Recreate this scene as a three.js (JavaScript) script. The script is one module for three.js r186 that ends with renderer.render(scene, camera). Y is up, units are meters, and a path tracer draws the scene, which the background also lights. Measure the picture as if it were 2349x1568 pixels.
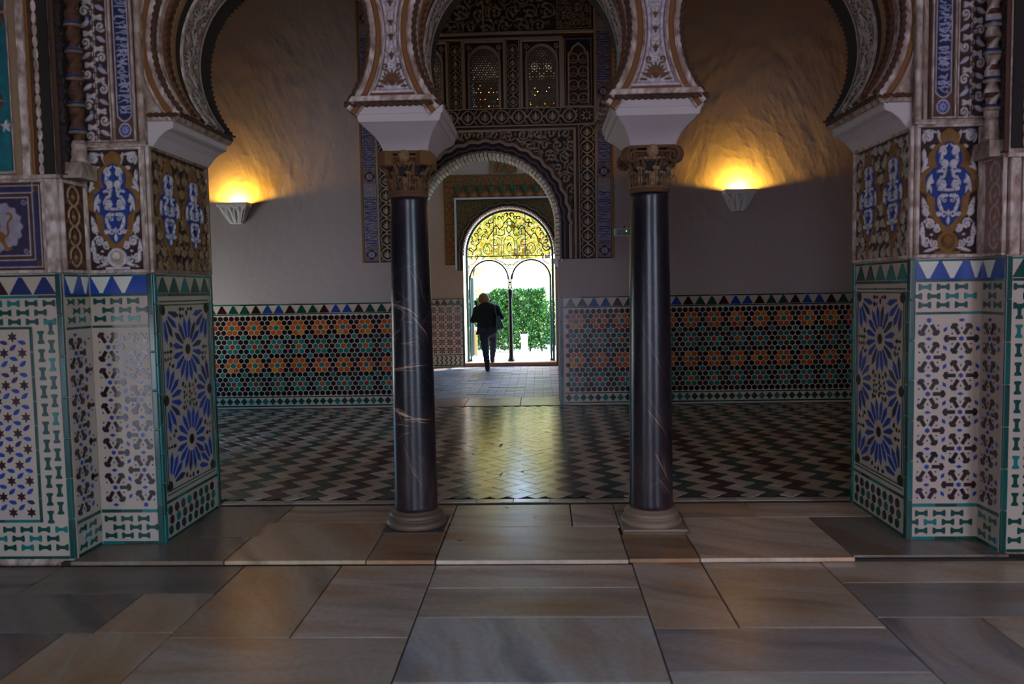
import * as THREE from 'three';
import { Sky } from 'three/addons/objects/Sky.js';
import { mergeGeometries, toCreasedNormals } from 'three/addons/utils/BufferGeometryUtils.js';
import { RoundedBoxGeometry } from 'three/addons/geometries/RoundedBoxGeometry.js';
import { ImprovedNoise } from 'three/addons/math/ImprovedNoise.js';

// ---------------------------------------------------------------- camera, sky, sun, exposure
const scene = new THREE.Scene();
const camera = new THREE.PerspectiveCamera(2 * Math.atan(784 / 1800) * 180 / Math.PI, 2349 / 1568, 0.05, 400);
camera.rotation.order = 'YXZ';
camera.rotation.set(-0.065371, 0.037443, -0.0175);
camera.position.set(0, 1.65, 0);
camera.focus = 12.5;
camera.userData.fStop = 2.4;
scene.add(camera);
const renderer = new THREE.WebGLRenderer({ antialias: true });
renderer.toneMapping = THREE.LinearToneMapping;
renderer.toneMappingExposure = 2.5;
renderer.shadowMap.enabled = true;
const SUN = new THREE.Vector3(1.9, 1.7, -1).normalize();
const sky = new Sky();
sky.scale.setScalar(300);
sky.material.uniforms.turbidity.value = 2.2;
sky.material.uniforms.rayleigh.value = 1.6;
sky.material.uniforms.mieCoefficient.value = 0.004;
sky.material.uniforms.mieDirectionalG.value = 0.75;
sky.material.uniforms.sunPosition.value.copy(SUN);
sky.name = 'sky';
scene.add(sky);
scene.environment = new THREE.PMREMGenerator(renderer).fromScene(sky).texture;
scene.environmentIntensity = 2.2;
scene.backgroundIntensity = 2.2;
const sun = new THREE.DirectionalLight(new THREE.Color(1, 0.9, 0.74), 8.5);
sun.name = 'sun';
sun.position.set(-0.7, 1, -18).addScaledVector(SUN, 40);
sun.target.position.set(-0.7, 1, -18);
sun.castShadow = true;
sun.shadow.mapSize.set(2048, 2048);
Object.assign(sun.shadow.camera, { left: -14, right: 14, top: 14, bottom: -14, near: 1, far: 90 });
scene.add(sun, sun.target);

// openings that let the day in: the court behind the lens [x0, x1, y0, y1] and the side window of the middle room [z0, z1, y0, y1]
const PATIO = [[3.7, 5.3, -0.1, 3.8], [-1.6, 0.1, -0.1, 3.4], [-7.2, -5.6, -0.1, 1.15]], LEFTWIN = [-10.4, -9.6, 0.2, 1.5];

const LAMP = 3.0, LEAVES = [[-0.71, -7.86], [-0.54, -8.37, 1.1], [-0.45, -8.3, 1.3], [-0.76, -6.98], [-0.19, -7.07], [-0.38, -6.98], [0.04, -9.07], [0.58, -8.41], [-1.08, -8.55, 1.6], [-1.21, -10.96], [-0.85, -9.9], [-0.59, -9.43], [-0.04, -10.12], [0.25, -9.44], [-0.07, -5.61], [-0.56, -5.09], [-0.28, -5.87], [0.58, -7.82], [-0.24, -15.39], [-0.61, -14.89], [-0.02, -15.2], [-1.03, -13.89], [-0.47, -13.2], [-1.9, -7.94], [-1.83, -7.68], [-1.95, -8.1], [-1.86, -6.44, 1.2], [-1.99, -6.26], [-1.42, -6.72], [0.2, -16.3], [-0.3, -16.7], [-0.9, -12.9], [0.05, -13.9], [-1.5, -14.6], [-0.2, -16.0], [-0.75, -15.7]];

// ---------------------------------------------------------------- helpers
let seed = 7;
const rnd = () => { seed = (seed + 0x6D2B79F5) | 0; let t = Math.imul(seed ^ (seed >>> 15), 1 | seed); t = (t + Math.imul(t ^ (t >>> 7), 61 | t)) ^ t; return ((t ^ (t >>> 14)) >>> 0) / 4294967296; };
const rr = (a, b) => a + (b - a) * rnd();
const TAU = Math.PI * 2, D2R = Math.PI / 180;
const col = (c) => new THREE.Color(c);
const noise = new ImprovedNoise();
const fbm = (x, y, z = 0, o = 4) => { let s = 0, a = 0.5; for (let i = 0; i < o; i++) { s += a * noise.noise(x, y, z + i * 7.3); x *= 2.03; y *= 2.03; a *= 0.5; } return s; };
const std = (color, roughness = 0.8, extra = {}) => new THREE.MeshStandardMaterial({ color, roughness, ...extra });
const phys = (color, roughness, extra = {}) => new THREE.MeshPhysicalMaterial({ color, roughness, ...extra });
const taken = {};
const numbered = (n) => { const k = taken[n] = (taken[n] ?? -1) + 1; return k ? `${n}_${String(k).padStart(3, '0')}` : n; };
const shade = (o) => { o.castShadow = o.receiveShadow = true; return o; };
function tag(o, label, category, group) { o.userData.label = label; o.userData.category = category; if (group) o.userData.group = group; return o; }
function thing(name, label, category, pos = [0, 0, 0], turn = 0, group) {
  const o = new THREE.Group(); o.name = numbered(name); o.position.set(...pos); o.rotation.y = turn; scene.add(o);
  o.userData.kind = 'thing'; return tag(o, label, category, group);
}
function metreUV(g) { // grime keeps its real size: uv from position, by the side each corner faces
  const p = g.attributes.position, n = g.attributes.normal, uv = new Float32Array(p.count * 2); if (!n) return g;
  for (let i = 0; i < p.count; i++) { const a = Math.abs(n.getX(i)), b = Math.abs(n.getY(i)), c = Math.abs(n.getZ(i)), x = p.getX(i), y = p.getY(i), z = p.getZ(i); uv[i * 2] = (b > a && b > c ? x : a > c ? z : x) * 0.9; uv[i * 2 + 1] = (b > a && b > c ? z : y) * 0.9; }
  g.setAttribute('uv', new THREE.BufferAttribute(uv, 2)); return g;
}
function part(parent, name, geo, m, label) { if (m.map && m.map === grime) metreUV(geo); const o = shade(new THREE.Mesh(geo, m)); o.name = name; if (label) o.userData.label = label; parent.add(o); return o; }
function struct(name, geo, m, parent) {
  if (geo && m.map && m.map === grime) metreUV(geo);
  const o = geo ? shade(new THREE.Mesh(geo, m)) : new THREE.Group();
  o.name = numbered(name); o.userData.kind = 'structure'; (parent ?? scene).add(o); return o;
}
const box = (w, h, d, x = 0, y = 0, z = 0) => new THREE.BoxGeometry(w, h, d).translate(x, y, z);
const span = (x0, x1, y0, y1, z0, z1) => box(x1 - x0, y1 - y0, z1 - z0, (x0 + x1) / 2, (y0 + y1) / 2, (z0 + z1) / 2);
const rspan = (x0, x1, y0, y1, z0, z1, r = 0.004) => { const w = x1 - x0, h = y1 - y0, d = z1 - z0; return new RoundedBoxGeometry(w, h, d, 1, Math.min(r, w * 0.45, h * 0.45, d * 0.45)).translate((x0 + x1) / 2, (y0 + y1) / 2, (z0 + z1) / 2); };
const plain = (g) => { const q = g.index ? g.toNonIndexed() : g; for (const k of Object.keys(q.attributes)) if (!['position', 'normal', 'uv'].includes(k)) q.deleteAttribute(k); if (!q.attributes.uv) q.setAttribute('uv', new THREE.BufferAttribute(new Float32Array(q.attributes.position.count * 2), 2)); if (!q.attributes.normal) q.computeVertexNormals(); return q; };
const merge = (list) => mergeGeometries(list.map(plain), false);
const smooth = (g, a = 0.7) => toCreasedNormals(g, a);
function tint(g, c) { const q = plain(g.clone()), n = q.attributes.position.count, a = new Float32Array(n * 3), k = c.isColor ? c : col(c); for (let i = 0; i < n; i++) { a[i * 3] = k.r; a[i * 3 + 1] = k.g; a[i * 3 + 2] = k.b; } q.setAttribute('color', new THREE.BufferAttribute(a, 3)); return q; }
const poly = (pts) => { const s = new THREE.Shape(); pts.forEach(([x, y], i) => i ? s.lineTo(x, y) : s.moveTo(x, y)); s.closePath(); return s; };
const slab = (shape, depth, bevel = 0.0015, cs = 6) => new THREE.ExtrudeGeometry(shape, { depth: depth - bevel, bevelEnabled: bevel > 0, bevelThickness: bevel, bevelSize: bevel * 0.8, bevelOffset: -bevel * 0.8, bevelSegments: 1, curveSegments: cs });
const tube = (pts, r, seg, rs = 6, closed = false) => new THREE.TubeGeometry(new THREE.CatmullRomCurve3(pts.map((p) => new THREE.Vector3(p[0], p[1], p[2] ?? 0)), closed, 'centripetal'), seg ?? pts.length * 5, r, rs, closed);
const lathe = (pts, seg = 40) => new THREE.LatheGeometry(pts.map(([r, y]) => new THREE.Vector2(Math.max(r, 1e-4), y)), seg);
// a closed profile of (radius, z) swept about (cx, cy) in the plane of the wall
function sweepArc(cx, cy, prof, a0, a1, seg, wave) {
  const n = prof.length, pos = [], uv = [], idx = [];
  for (let i = 0; i <= seg; i++) {
    const t = i / seg, a = a0 + (a1 - a0) * t, c = Math.cos(a), s = Math.sin(a);
    for (let j = 0; j <= n; j++) { const [r, z] = prof[j % n], k = r + (wave ? wave(a, j % n) : 0); pos.push(cx + c * k, cy + s * k, z); uv.push(t * (a1 - a0) * prof[0][0], j / n); }
  }
  for (let i = 0; i < seg; i++) for (let j = 0; j < n; j++) { const p = i * (n + 1) + j, q = p + n + 1; idx.push(p, p + 1, q, q, p + 1, q + 1); }
  for (const e of [0, seg]) { const o = e * (n + 1); for (let j = 1; j < n - 1; j++) e ? idx.push(o, o + j + 1, o + j) : idx.push(o, o + j, o + j + 1); }
  const g = new THREE.BufferGeometry();
  g.setAttribute('position', new THREE.Float32BufferAttribute(pos, 3)); g.setAttribute('uv', new THREE.Float32BufferAttribute(uv, 2)); g.setIndex(idx);
  return smooth(g, 0.6);
}
const bandProf = (r0, r1, z0, z1, b = 0.006) => [[r0, z0], [r1, z0], [r1, z1 - b], [r1 - b, z1], [r0 + b, z1], [r0, z1 - b]];
// a twisted cord following pts
function rope(pts, r, pitch, closed = false, rs = 10, dense = 90) {
  const curve = new THREE.CatmullRomCurve3(pts.map((p) => new THREE.Vector3(...p)), closed), L = curve.getLength(), n = Math.max(8, Math.round(L * dense));
  const g = new THREE.TubeGeometry(curve, n, r, rs, closed), p = g.attributes.position, c = new THREE.Vector3(), v = new THREE.Vector3();
  for (let i = 0; i <= n; i++) { curve.getPointAt(Math.min(1, i / n), c); for (let j = 0; j <= rs; j++) { const k = i * (rs + 1) + j, f = 1 + 0.3 * Math.cos(2 * (j / rs) * TAU + (i / n) * L / pitch * TAU); v.fromBufferAttribute(p, k).sub(c).multiplyScalar(f).add(c); p.setXYZ(k, v.x, v.y, v.z); } }
  g.computeVertexNormals(); return g;
}
function canvasTex(w, h, draw, srgb = true) {
  const c = document.createElement('canvas'); c.width = w; c.height = h; draw(c.getContext('2d'), w, h);
  const t = new THREE.CanvasTexture(c); if (srgb) t.colorSpace = THREE.SRGBColorSpace; t.wrapS = t.wrapT = THREE.RepeatWrapping; return t;
}
function dataTex(w, h, fn, srgb = true) {
  const d = new Uint8Array(w * h * 4);
  for (let y = 0; y < h; y++) for (let x = 0; x < w; x++) { const c = fn(x / w, y / h), i = (y * w + x) * 4; d[i] = c[0]; d[i + 1] = c[1]; d[i + 2] = c[2]; d[i + 3] = 255; }
  const t = new THREE.DataTexture(d, w, h); t.magFilter = t.minFilter = THREE.LinearFilter; t.wrapS = t.wrapT = THREE.RepeatWrapping; if (srgb) t.colorSpace = THREE.SRGBColorSpace; t.needsUpdate = true; return t;
}
// naive surface nets over a signed distance
function sdfMesh(fn, lo, hi, cell) {
  const n = [0, 1, 2].map((k) => Math.ceil((hi[k] - lo[k]) / cell) + 1), [nx, ny, nz] = n, f = new Float32Array(nx * ny * nz);
  for (let z = 0, i = 0; z < nz; z++) for (let y = 0; y < ny; y++) for (let x = 0; x < nx; x++, i++) f[i] = fn(lo[0] + x * cell, lo[1] + y * cell, lo[2] + z * cell);
  const id = new Int32Array(nx * ny * nz).fill(-1), pos = [], idx = [], at = (x, y, z) => (z * ny + y) * nx + x;
  for (let z = 0; z < nz - 1; z++) for (let y = 0; y < ny - 1; y++) for (let x = 0; x < nx - 1; x++) {
    let c = 0, px = 0, py = 0, pz = 0;
    for (let e = 0; e < 12; e++) {
      const ax = e >> 2, b = e & 1, d = (e >> 1) & 1, p = [0, 0, 0], q = [0, 0, 0]; p[(ax + 1) % 3] = q[(ax + 1) % 3] = b; p[(ax + 2) % 3] = q[(ax + 2) % 3] = d; q[ax] = 1;
      const u = f[at(x + p[0], y + p[1], z + p[2])], w = f[at(x + q[0], y + q[1], z + q[2])];
      if ((u < 0) !== (w < 0)) { const t = u / (u - w); px += x + p[0] + (q[0] - p[0]) * t; py += y + p[1] + (q[1] - p[1]) * t; pz += z + p[2] + (q[2] - p[2]) * t; c++; }
    }
    if (c) { id[at(x, y, z)] = pos.length / 3; pos.push(lo[0] + px / c * cell, lo[1] + py / c * cell, lo[2] + pz / c * cell); }
  }
  const S = [[1, 0, 0], [0, 1, 0], [0, 0, 1]];
  for (let z = 1; z < nz - 1; z++) for (let y = 1; y < ny - 1; y++) for (let x = 1; x < nx - 1; x++) for (let a = 0; a < 3; a++) {
    const u = f[at(x, y, z)], w = f[at(x + S[a][0], y + S[a][1], z + S[a][2])];
    if ((u < 0) === (w < 0)) continue;
    const B = S[(a + 1) % 3], C = S[(a + 2) % 3], q = [id[at(x, y, z)], id[at(x - B[0], y - B[1], z - B[2])], id[at(x - B[0] - C[0], y - B[1] - C[1], z - B[2] - C[2])], id[at(x - C[0], y - C[1], z - C[2])]];
    if (u < 0) idx.push(q[0], q[1], q[2], q[0], q[2], q[3]); else idx.push(q[0], q[2], q[1], q[0], q[3], q[2]);
  }
  const g = new THREE.BufferGeometry(); g.setAttribute('position', new THREE.Float32BufferAttribute(pos, 3)); g.setIndex(idx); g.computeVertexNormals(); return g;
}

// ---------------------------------------------------------------- carved relief: a height field cut from drawn ornament
class Relief {
  constructor(w, h, cell, U, V, ground) {
    Object.assign(this, { w, h, nx: Math.round(w / cell), ny: Math.round(h / cell), U, V });
    this.c = [0, 1, 2].map((k) => { const c = document.createElement('canvas'); c.width = this.nx + 1; c.height = this.ny + 1; const x = c.getContext('2d'); x.fillStyle = k === 1 ? ground : k === 2 ? '#fff' : '#000'; x.fillRect(0, 0, c.width, c.height); x.scale((this.nx + 1) / U, (this.ny + 1) / V); x.lineCap = x.lineJoin = 'round'; return x; });
  }
  each(path, go, mirror) {
    for (const m of mirror === undefined ? [0] : [0, 1]) for (let k = 0; k < 2; k++) { const x = this.c[k]; x.save(); if (this.tf) { x.translate(this.tf[0], this.tf[1]); x.scale(this.tf[2], this.tf[3]); } if (m) { x.translate(2 * mirror, 0); x.scale(-1, 1); } x.beginPath(); path(x); go(x, k); x.restore(); }
  }
  fill(path, h, c, mirror) { const g = `rgb(${h * 255 | 0},${h * 255 | 0},${h * 255 | 0})`; this.each(path, (x, k) => { x.fillStyle = k ? c : g; x.fill(); }, mirror); }
  line(path, lw, h, c, mirror) { const g = `rgb(${h * 255 | 0},${h * 255 | 0},${h * 255 | 0})`; this.each(path, (x, k) => { x.strokeStyle = k ? c : g; x.lineWidth = lw; x.stroke(); }, mirror); }
  rect(x0, y0, x1, y1, h, c, mirror) { this.fill((x) => x.rect(x0, y0, x1 - x0, y1 - y0), h, c, mirror); }
  frame(x0, y0, x1, y1, lw, h, c) { this.line((x) => x.rect(x0, y0, x1 - x0, y1 - y0), lw, h, c); }
  cut(path) { const x = this.c[2]; x.fillStyle = '#000'; x.beginPath(); path(x); x.fill(); }
  spiral(cx, cy, r, turns, a0, dir, lw, h, c, mirror) {
    this.line((x) => { const n = Math.ceil(turns * 14); for (let i = 0; i <= n; i++) { const t = i / n, a = a0 + dir * t * turns * TAU, k = r * (1 - 0.86 * t); const px = cx + Math.cos(a) * k, py = cy + Math.sin(a) * k; i ? x.lineTo(px, py) : x.moveTo(px, py); } }, lw, h, c, mirror);
  }
  leaf(x0, y0, ang, len, wid, h, c, mirror) {
    const ca = Math.cos(ang), sa = Math.sin(ang), P = (u, v) => [x0 + ca * u - sa * v, y0 + sa * u + ca * v];
    this.fill((x) => { x.moveTo(...P(0, 0)); x.bezierCurveTo(...P(len * 0.25, -wid), ...P(len * 0.65, -wid * 0.8), ...P(len, 0)); x.bezierCurveTo(...P(len * 0.65, wid * 0.8), ...P(len * 0.25, wid), ...P(0, 0)); }, h, c, mirror);
  }
  palmette(x0, y0, ang, len, h, c, n = 5, mirror) { for (let i = 0; i < n; i++) { const t = (i - (n - 1) / 2) / ((n - 1) / 2); this.leaf(x0, y0, ang + t * 0.95, len * (1 - 0.25 * Math.abs(t)), len * 0.13, h * (1 - 0.15 * Math.abs(t)), c, mirror); } }
  blob(cx, cy, rx, ry, h, c, mirror) { this.fill((x) => x.ellipse(cx, cy, rx, ry, 0, 0, TAU), h, c, mirror); }
  // (u, v, height) of the panel to a point; the panel's own plane if not given
  build(depth, place, blur = 1, tuck = 0.012) {
    const { nx, ny, w, h } = this, W = nx + 1, H = ny + 1, d = this.c.map((x) => x.getImageData(0, 0, W, H).data);
    let z = new Float32Array(W * H); for (let i = 0; i < W * H; i++) z[i] = d[0][i * 4] / 255;
    for (let b = 0; b < blur; b++) { const o = new Float32Array(W * H); for (let y = 0; y < H; y++) for (let x = 0; x < W; x++) { let s = 0, n = 0; for (let j = -1; j < 2; j++) for (let i = -1; i < 2; i++) { const xx = x + i, yy = y + j; if (xx >= 0 && yy >= 0 && xx < W && yy < H) { const k = i || j ? 1 : 2; s += z[yy * W + xx] * k; n += k; } } o[y * W + x] = s / n; } z = o; }
    const W2 = W + 2, H2 = H + 2, pos = new Float32Array(W2 * H2 * 3), rgb = new Float32Array(W2 * H2 * 3), idx = [], L = (v) => { v /= 255; return v <= 0.04045 ? v / 12.92 : ((v + 0.055) / 1.055) ** 2.4; };
    for (let y = 0; y < H2; y++) for (let x = 0; x < W2; x++) {
      const xx = Math.min(W - 1, Math.max(0, x - 1)), yy = Math.min(H - 1, Math.max(0, y - 1)), rim = xx !== x - 1 || yy !== y - 1, i = yy * W + xx, o = (y * W2 + x) * 3;
      const u = xx / nx * w, v = (1 - yy / ny) * h, k = rim ? -tuck : z[i] * depth + (noise.noise(u * 60, v * 60, 3) * 0.0007), p = place ? place(u, v, k) : [u, v, k];
      pos[o] = p[0]; pos[o + 1] = p[1]; pos[o + 2] = p[2];
      const n = 0.97 + 0.3 * noise.noise(u * 22, v * 22, 9) + 0.14 * noise.noise(u * 90, v * 90, 2);
      for (let c = 0; c < 3; c++) rgb[o + c] = L(d[1][i * 4 + c]) * n;
      if (x < W2 - 1 && y < H2 - 1) {
        const q = Math.min(yy + 1, H - 1), r = Math.min(xx + 1, W - 1);
        if (d[2][i * 4] > 127 && d[2][(q * W + xx) * 4] > 127 && d[2][(yy * W + r) * 4] > 127) { const a = y * W2 + x, b = a + 1, e = a + W2, f = e + 1; idx.push(a, e, b, b, e, f); }
      }
    }
    const g = new THREE.BufferGeometry(); g.setAttribute('position', new THREE.BufferAttribute(pos, 3)); g.setAttribute('color', new THREE.BufferAttribute(rgb, 3)); g.setIndex(idx); g.computeVertexNormals(); return g;
  }
}

// ---------------------------------------------------------------- materials
const grime = dataTex(256, 256, (u, v) => { const a = u * TAU, b = v * TAU, x = Math.cos(a) * 1.4, y = Math.sin(a) * 1.4, z = Math.cos(b) * 1.4, w = Math.sin(b) * 1.4, n = fbm(x * 2 + w, y * 2 - w, z * 2 + 3, 5), m = fbm(x * 5 - z, y * 5 + z, w * 5, 3), d = Math.max(0, Math.min(1, 0.34 + 1.1 * n + 0.4 * m)); return mixc3([255, 250, 246], [128, 96, 78], d); });
function mixc3(a, b, t) { return [0, 1, 2].map((i) => a[i] + (b[i] - a[i]) * t); }
const M = {
  relief: std(0xffffff, 0.82, { vertexColors: true }),
  stucco: std('#b8a294', 0.85, { map: grime }), stuccoPale: std('#d0bcb2', 0.85, { map: grime }), ochre: std('#7c4a1e', 0.8), brown: std('#4a2a18', 0.85), redBrown: std('#6b3a26', 0.85),
  impost: std('#bca9a4', 0.7), dark: std('#241712', 0.9), capital: std('#5e3b1f', 0.85), capitalPale: std('#8e6846', 0.85),
  tileMix: std(0xffffff, 0.22, { vertexColors: true }),
  grout: std('#b8a18c', 0.35), groutDim: std('#ab9480', 0.42),
  iron: std('#10100f', 0.45, { metalness: 0.3 }), gateGreen: std('#123a36', 0.4),
  bark: std('#4a3a2a', 0.95), white: std('#d8d2c6', 0.85),
};
const TILE = { green: '#073a31', teal: '#0e625c', dark: '#140b10', black: '#0c0a10', orange: '#a4460c', amber: '#b5690f', red: '#8a2410', blue: '#15357f', navy: '#1c2450', plum: '#2c1018', cream: '#b9aa92', white: '#c6bca8' };
const glaze = {};
const TM = (k) => glaze[k] ??= std(TILE[k] ?? k, 0.2);
// plaster: broad trowel waves and grit, one unit of uv is 4 m
const plasterBump = dataTex(512, 512, (u, v) => { const a = u * TAU, b = v * TAU; const x = Math.cos(a) * 1.3, y = Math.sin(a) * 1.3, z = Math.cos(b) * 1.3, w = Math.sin(b) * 1.3; let h = 0.5 + 0.55 * fbm(x * 2.4 + z, y * 2.4 + w, z * 2 - w, 5) + 0.3 * Math.max(0, fbm(x * 5 + w * 3, y * 5 - z * 3, z * 4 + w * 4, 4)); h = Math.max(0, Math.min(1, h)) * 255; return [h, h, h]; }, false);
plasterBump.repeat.set(0.25, 0.25);
M.plaster = std('#a39490', 0.92, { bumpMap: plasterBump, bumpScale: 0.016 });
M.plasterWarm = std('#b89a7c', 0.92, { bumpMap: plasterBump, bumpScale: 0.012 });

// ---------------------------------------------------------------- floors
function planarUV(g, rot, ox, oz, s) {
  const p = g.attributes.position, uv = new Float32Array(p.count * 2), c = Math.cos(rot), q = Math.sin(rot);
  for (let i = 0; i < p.count; i++) { const x = p.getX(i) + ox, z = p.getZ(i) + oz; uv[i * 2] = (x * c + z * q) / s; uv[i * 2 + 1] = (-x * q + z * c) / s; }
  g.setAttribute('uv', new THREE.BufferAttribute(uv, 2)); return g;
}
const mixc = (a, b, t) => { t = Math.max(0, Math.min(1, t)); return [0, 1, 2].map((i) => a[i] + (b[i] - a[i]) * t); };
const marbleTex = (k, vein) => dataTex(768, 768, (u, v) => {
  const X = u * 3, Y = v * 3, w = fbm(X * 0.6 + k, Y * 0.6, k, 3) * 0.9, q = Y + w * 0.5;
  let c = [205, 186, 166];
  c = mixc(c, [178, 124, 74], 1.5 * (fbm(X * 0.5 + 4 * k, q * 1.6, 1 + k, 4) + 0.02));
  c = mixc(c, [128, 116, 110], 1.9 * (fbm(X * 0.35 - k, q * 2.6, 5 + k, 5) - 0.08));
  c = mixc(c, [150, 104, 70], vein * 0.7 * Math.max(0, fbm(X * 0.22 + 9 * k, q * 3.4, 8 + k, 3) * 2 - 0.1));
  const g = 1 + 0.05 * noise.noise(X * 20, Y * 20, k); return c.map((x) => Math.max(0, Math.min(255, x * g)));
});
const marbles = [marbleTex(1, 0.5), marbleTex(2, 0.9)]; for (const t of marbles) t.wrapS = t.wrapT = THREE.MirroredRepeatWrapping;
const slabMat = [['#ffffff', 0], ['#f2e2cf', 1], ['#d8d2d2', 0], ['#ffeedd', 1], ['#e8d2b8', 0], ['#b8b4b0', 1], ['#9b948c', 0], ['#cfa988', 1]].map(([c, t]) => std(c, 0.27, { map: marbles[t] }));
const JOINT = std('#2a2019', 0.95);
function slabs(parent, name, list, y, th = 0.03, gap = 0.0035) {
  for (const [x0, x1, z0, z1, m, rot = 0, tilt = 0] of list) {
    const g = rspan(x0 + gap, x1 - gap, y - th, y + tilt * 0.001, z0 + gap, z1 - gap, 0.004);
    part(parent, name, planarUV(g, rot + rr(-0.12, 0.12), rr(0, 9), rr(0, 9), 1.9), slabMat[m]);
  }
}
const floorGallery = struct('floor', span(-7.2, 7.2, -0.16, -0.045, -4.78, 2.6), JOINT);
slabs(floorGallery, 'marble_slab', [
  [-3.02, -1.865, -4.72, -4.275, 6, 0.1], [-4.4, -3.02, -4.72, -4.275, 6, 0], [-2.28, -1.865, -4.275, -3.765, 4, 1.2], [-3.5, -2.28, -4.275, -3.765, 6, 0.7], [-4.7, -3.5, -4.275, -3.765, 6, 0],
  [-2.42, -1.865, -3.765, -2.7, 4, 1.3], [-3.3, -2.42, -3.765, -2.7, 6, 1.2], [-4.6, -3.3, -3.765, -2.7, 6, 0.3],
  [-1.865, -1.257, -4.72, -3.707, 4, 1.1], [-1.257, -0.67, -4.72, -3.707, 3, 0.1], [-1.865, -0.67, -3.707, -2.95, 1, 0.06], [-1.865, -0.67, -2.95, -2.2, 3, 0],
  [-0.67, 0.535, -4.72, -4.345, 3, 0], [-0.67, 0.535, -4.345, -3.945, 1, 0.05], [-0.67, 0.535, -3.945, -3.262, 0, 1.5], [-0.67, 0.535, -3.262, -2.4, 2, 0.1],
  [0.535, 0.957, -4.75, -3.805, 3, 0.4], [0.957, 1.676, -4.76, -3.815, 1, 0.25], [0.535, 1.676, -3.81, -3.36, 2, 0.15], [0.535, 1.676, -3.36, -2.6, 0, 0],
  [1.676, 3.1, -4.78, -4.405, 1, 0.1], [3.1, 4.6, -4.78, -4.405, 4, 0.1], [1.676, 3.0, -4.405, -3.935, 5, 0.02], [3.0, 4.4, -4.405, -3.935, 2, 0.02], [1.676, 2.19, -3.935, -2.6, 2, 1.4], [2.19, 2.9, -3.935, -3.45, 1, 0.4], [2.19, 3.4, -3.45, -2.6, 2, 0.3], [2.9, 4.2, -3.935, -3.45, 5, 0],
], -0.03, 0.015);
{ // the part of the gallery behind and beside the lens
  const rest = []; for (let x = -7; x < 7; x += 1.15) for (let z = -4.7; z < 2.5; z += 0.75) { const cx = x + 0.5; if (z > -2.2 || cx < -4.7 || cx > 4.5) if (!(z < -2.2 && cx > -4.7 && cx < 4.5)) rest.push([x, x + 1.15, Math.max(z, z < -2.2 && z + 0.75 > -2.2 ? z : z), Math.min(z + 0.75, 2.5), 1 + Math.floor(rr(0, 4)), rr(0, 1.5)]); }
  const gs = rest.map(([x0, x1, z0, z1, m, rot]) => planarUV(rspan(x0 + 0.004, x1 - 0.004, -0.045, -0.034, z0 + 0.004, z1 - 0.004), rot, rr(0, 9), rr(0, 9), 1.9));
  part(floorGallery, 'marble_slab_infill', merge(gs), slabMat[1]).userData.kind = 'stuff';
}
const floorStep = struct('floor', merge([span(-3.05, 2.95, -0.16, -0.014, -5.99, -4.745)]), JOINT);
slabs(floorStep, 'marble_slab', [
  [-2.98, -2.0, -5.2, -4.72, 6, 1.2], [-2.56, -1.95, -5.97, -5.2, 6, 1.2], [-2.0, -1.107, -5.53, -4.72, 4, 0.9], [-1.95, -0.67, -5.97, -5.53, 4, 0],
  [-1.107, -0.675, -5.34, -4.715, 7, 0.1], [-1.107, -0.675, -5.53, -5.34, 4, 0], [-0.672, 0.515, -5.4, -4.71, 1, 0.05], [-0.67, 0.2, -5.965, -5.4, 1, 0.05], [0.2, 0.53, -5.965, -5.4, 3, 0.4],
  [0.515, 0.95, -5.21, -4.725, 7, 0.2], [0.53, 1.0, -5.97, -5.21, 4, 0], [0.95, 1.885, -5.59, -4.73, 3, 0.45], [1.0, 1.54, -5.97, -5.59, 4, 0.1], [1.54, 2.36, -5.97, -5.59, 3, 0.2], [1.885, 2.82, -5.59, -4.77, 6, 1.1],
], 0, 0.026);
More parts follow.
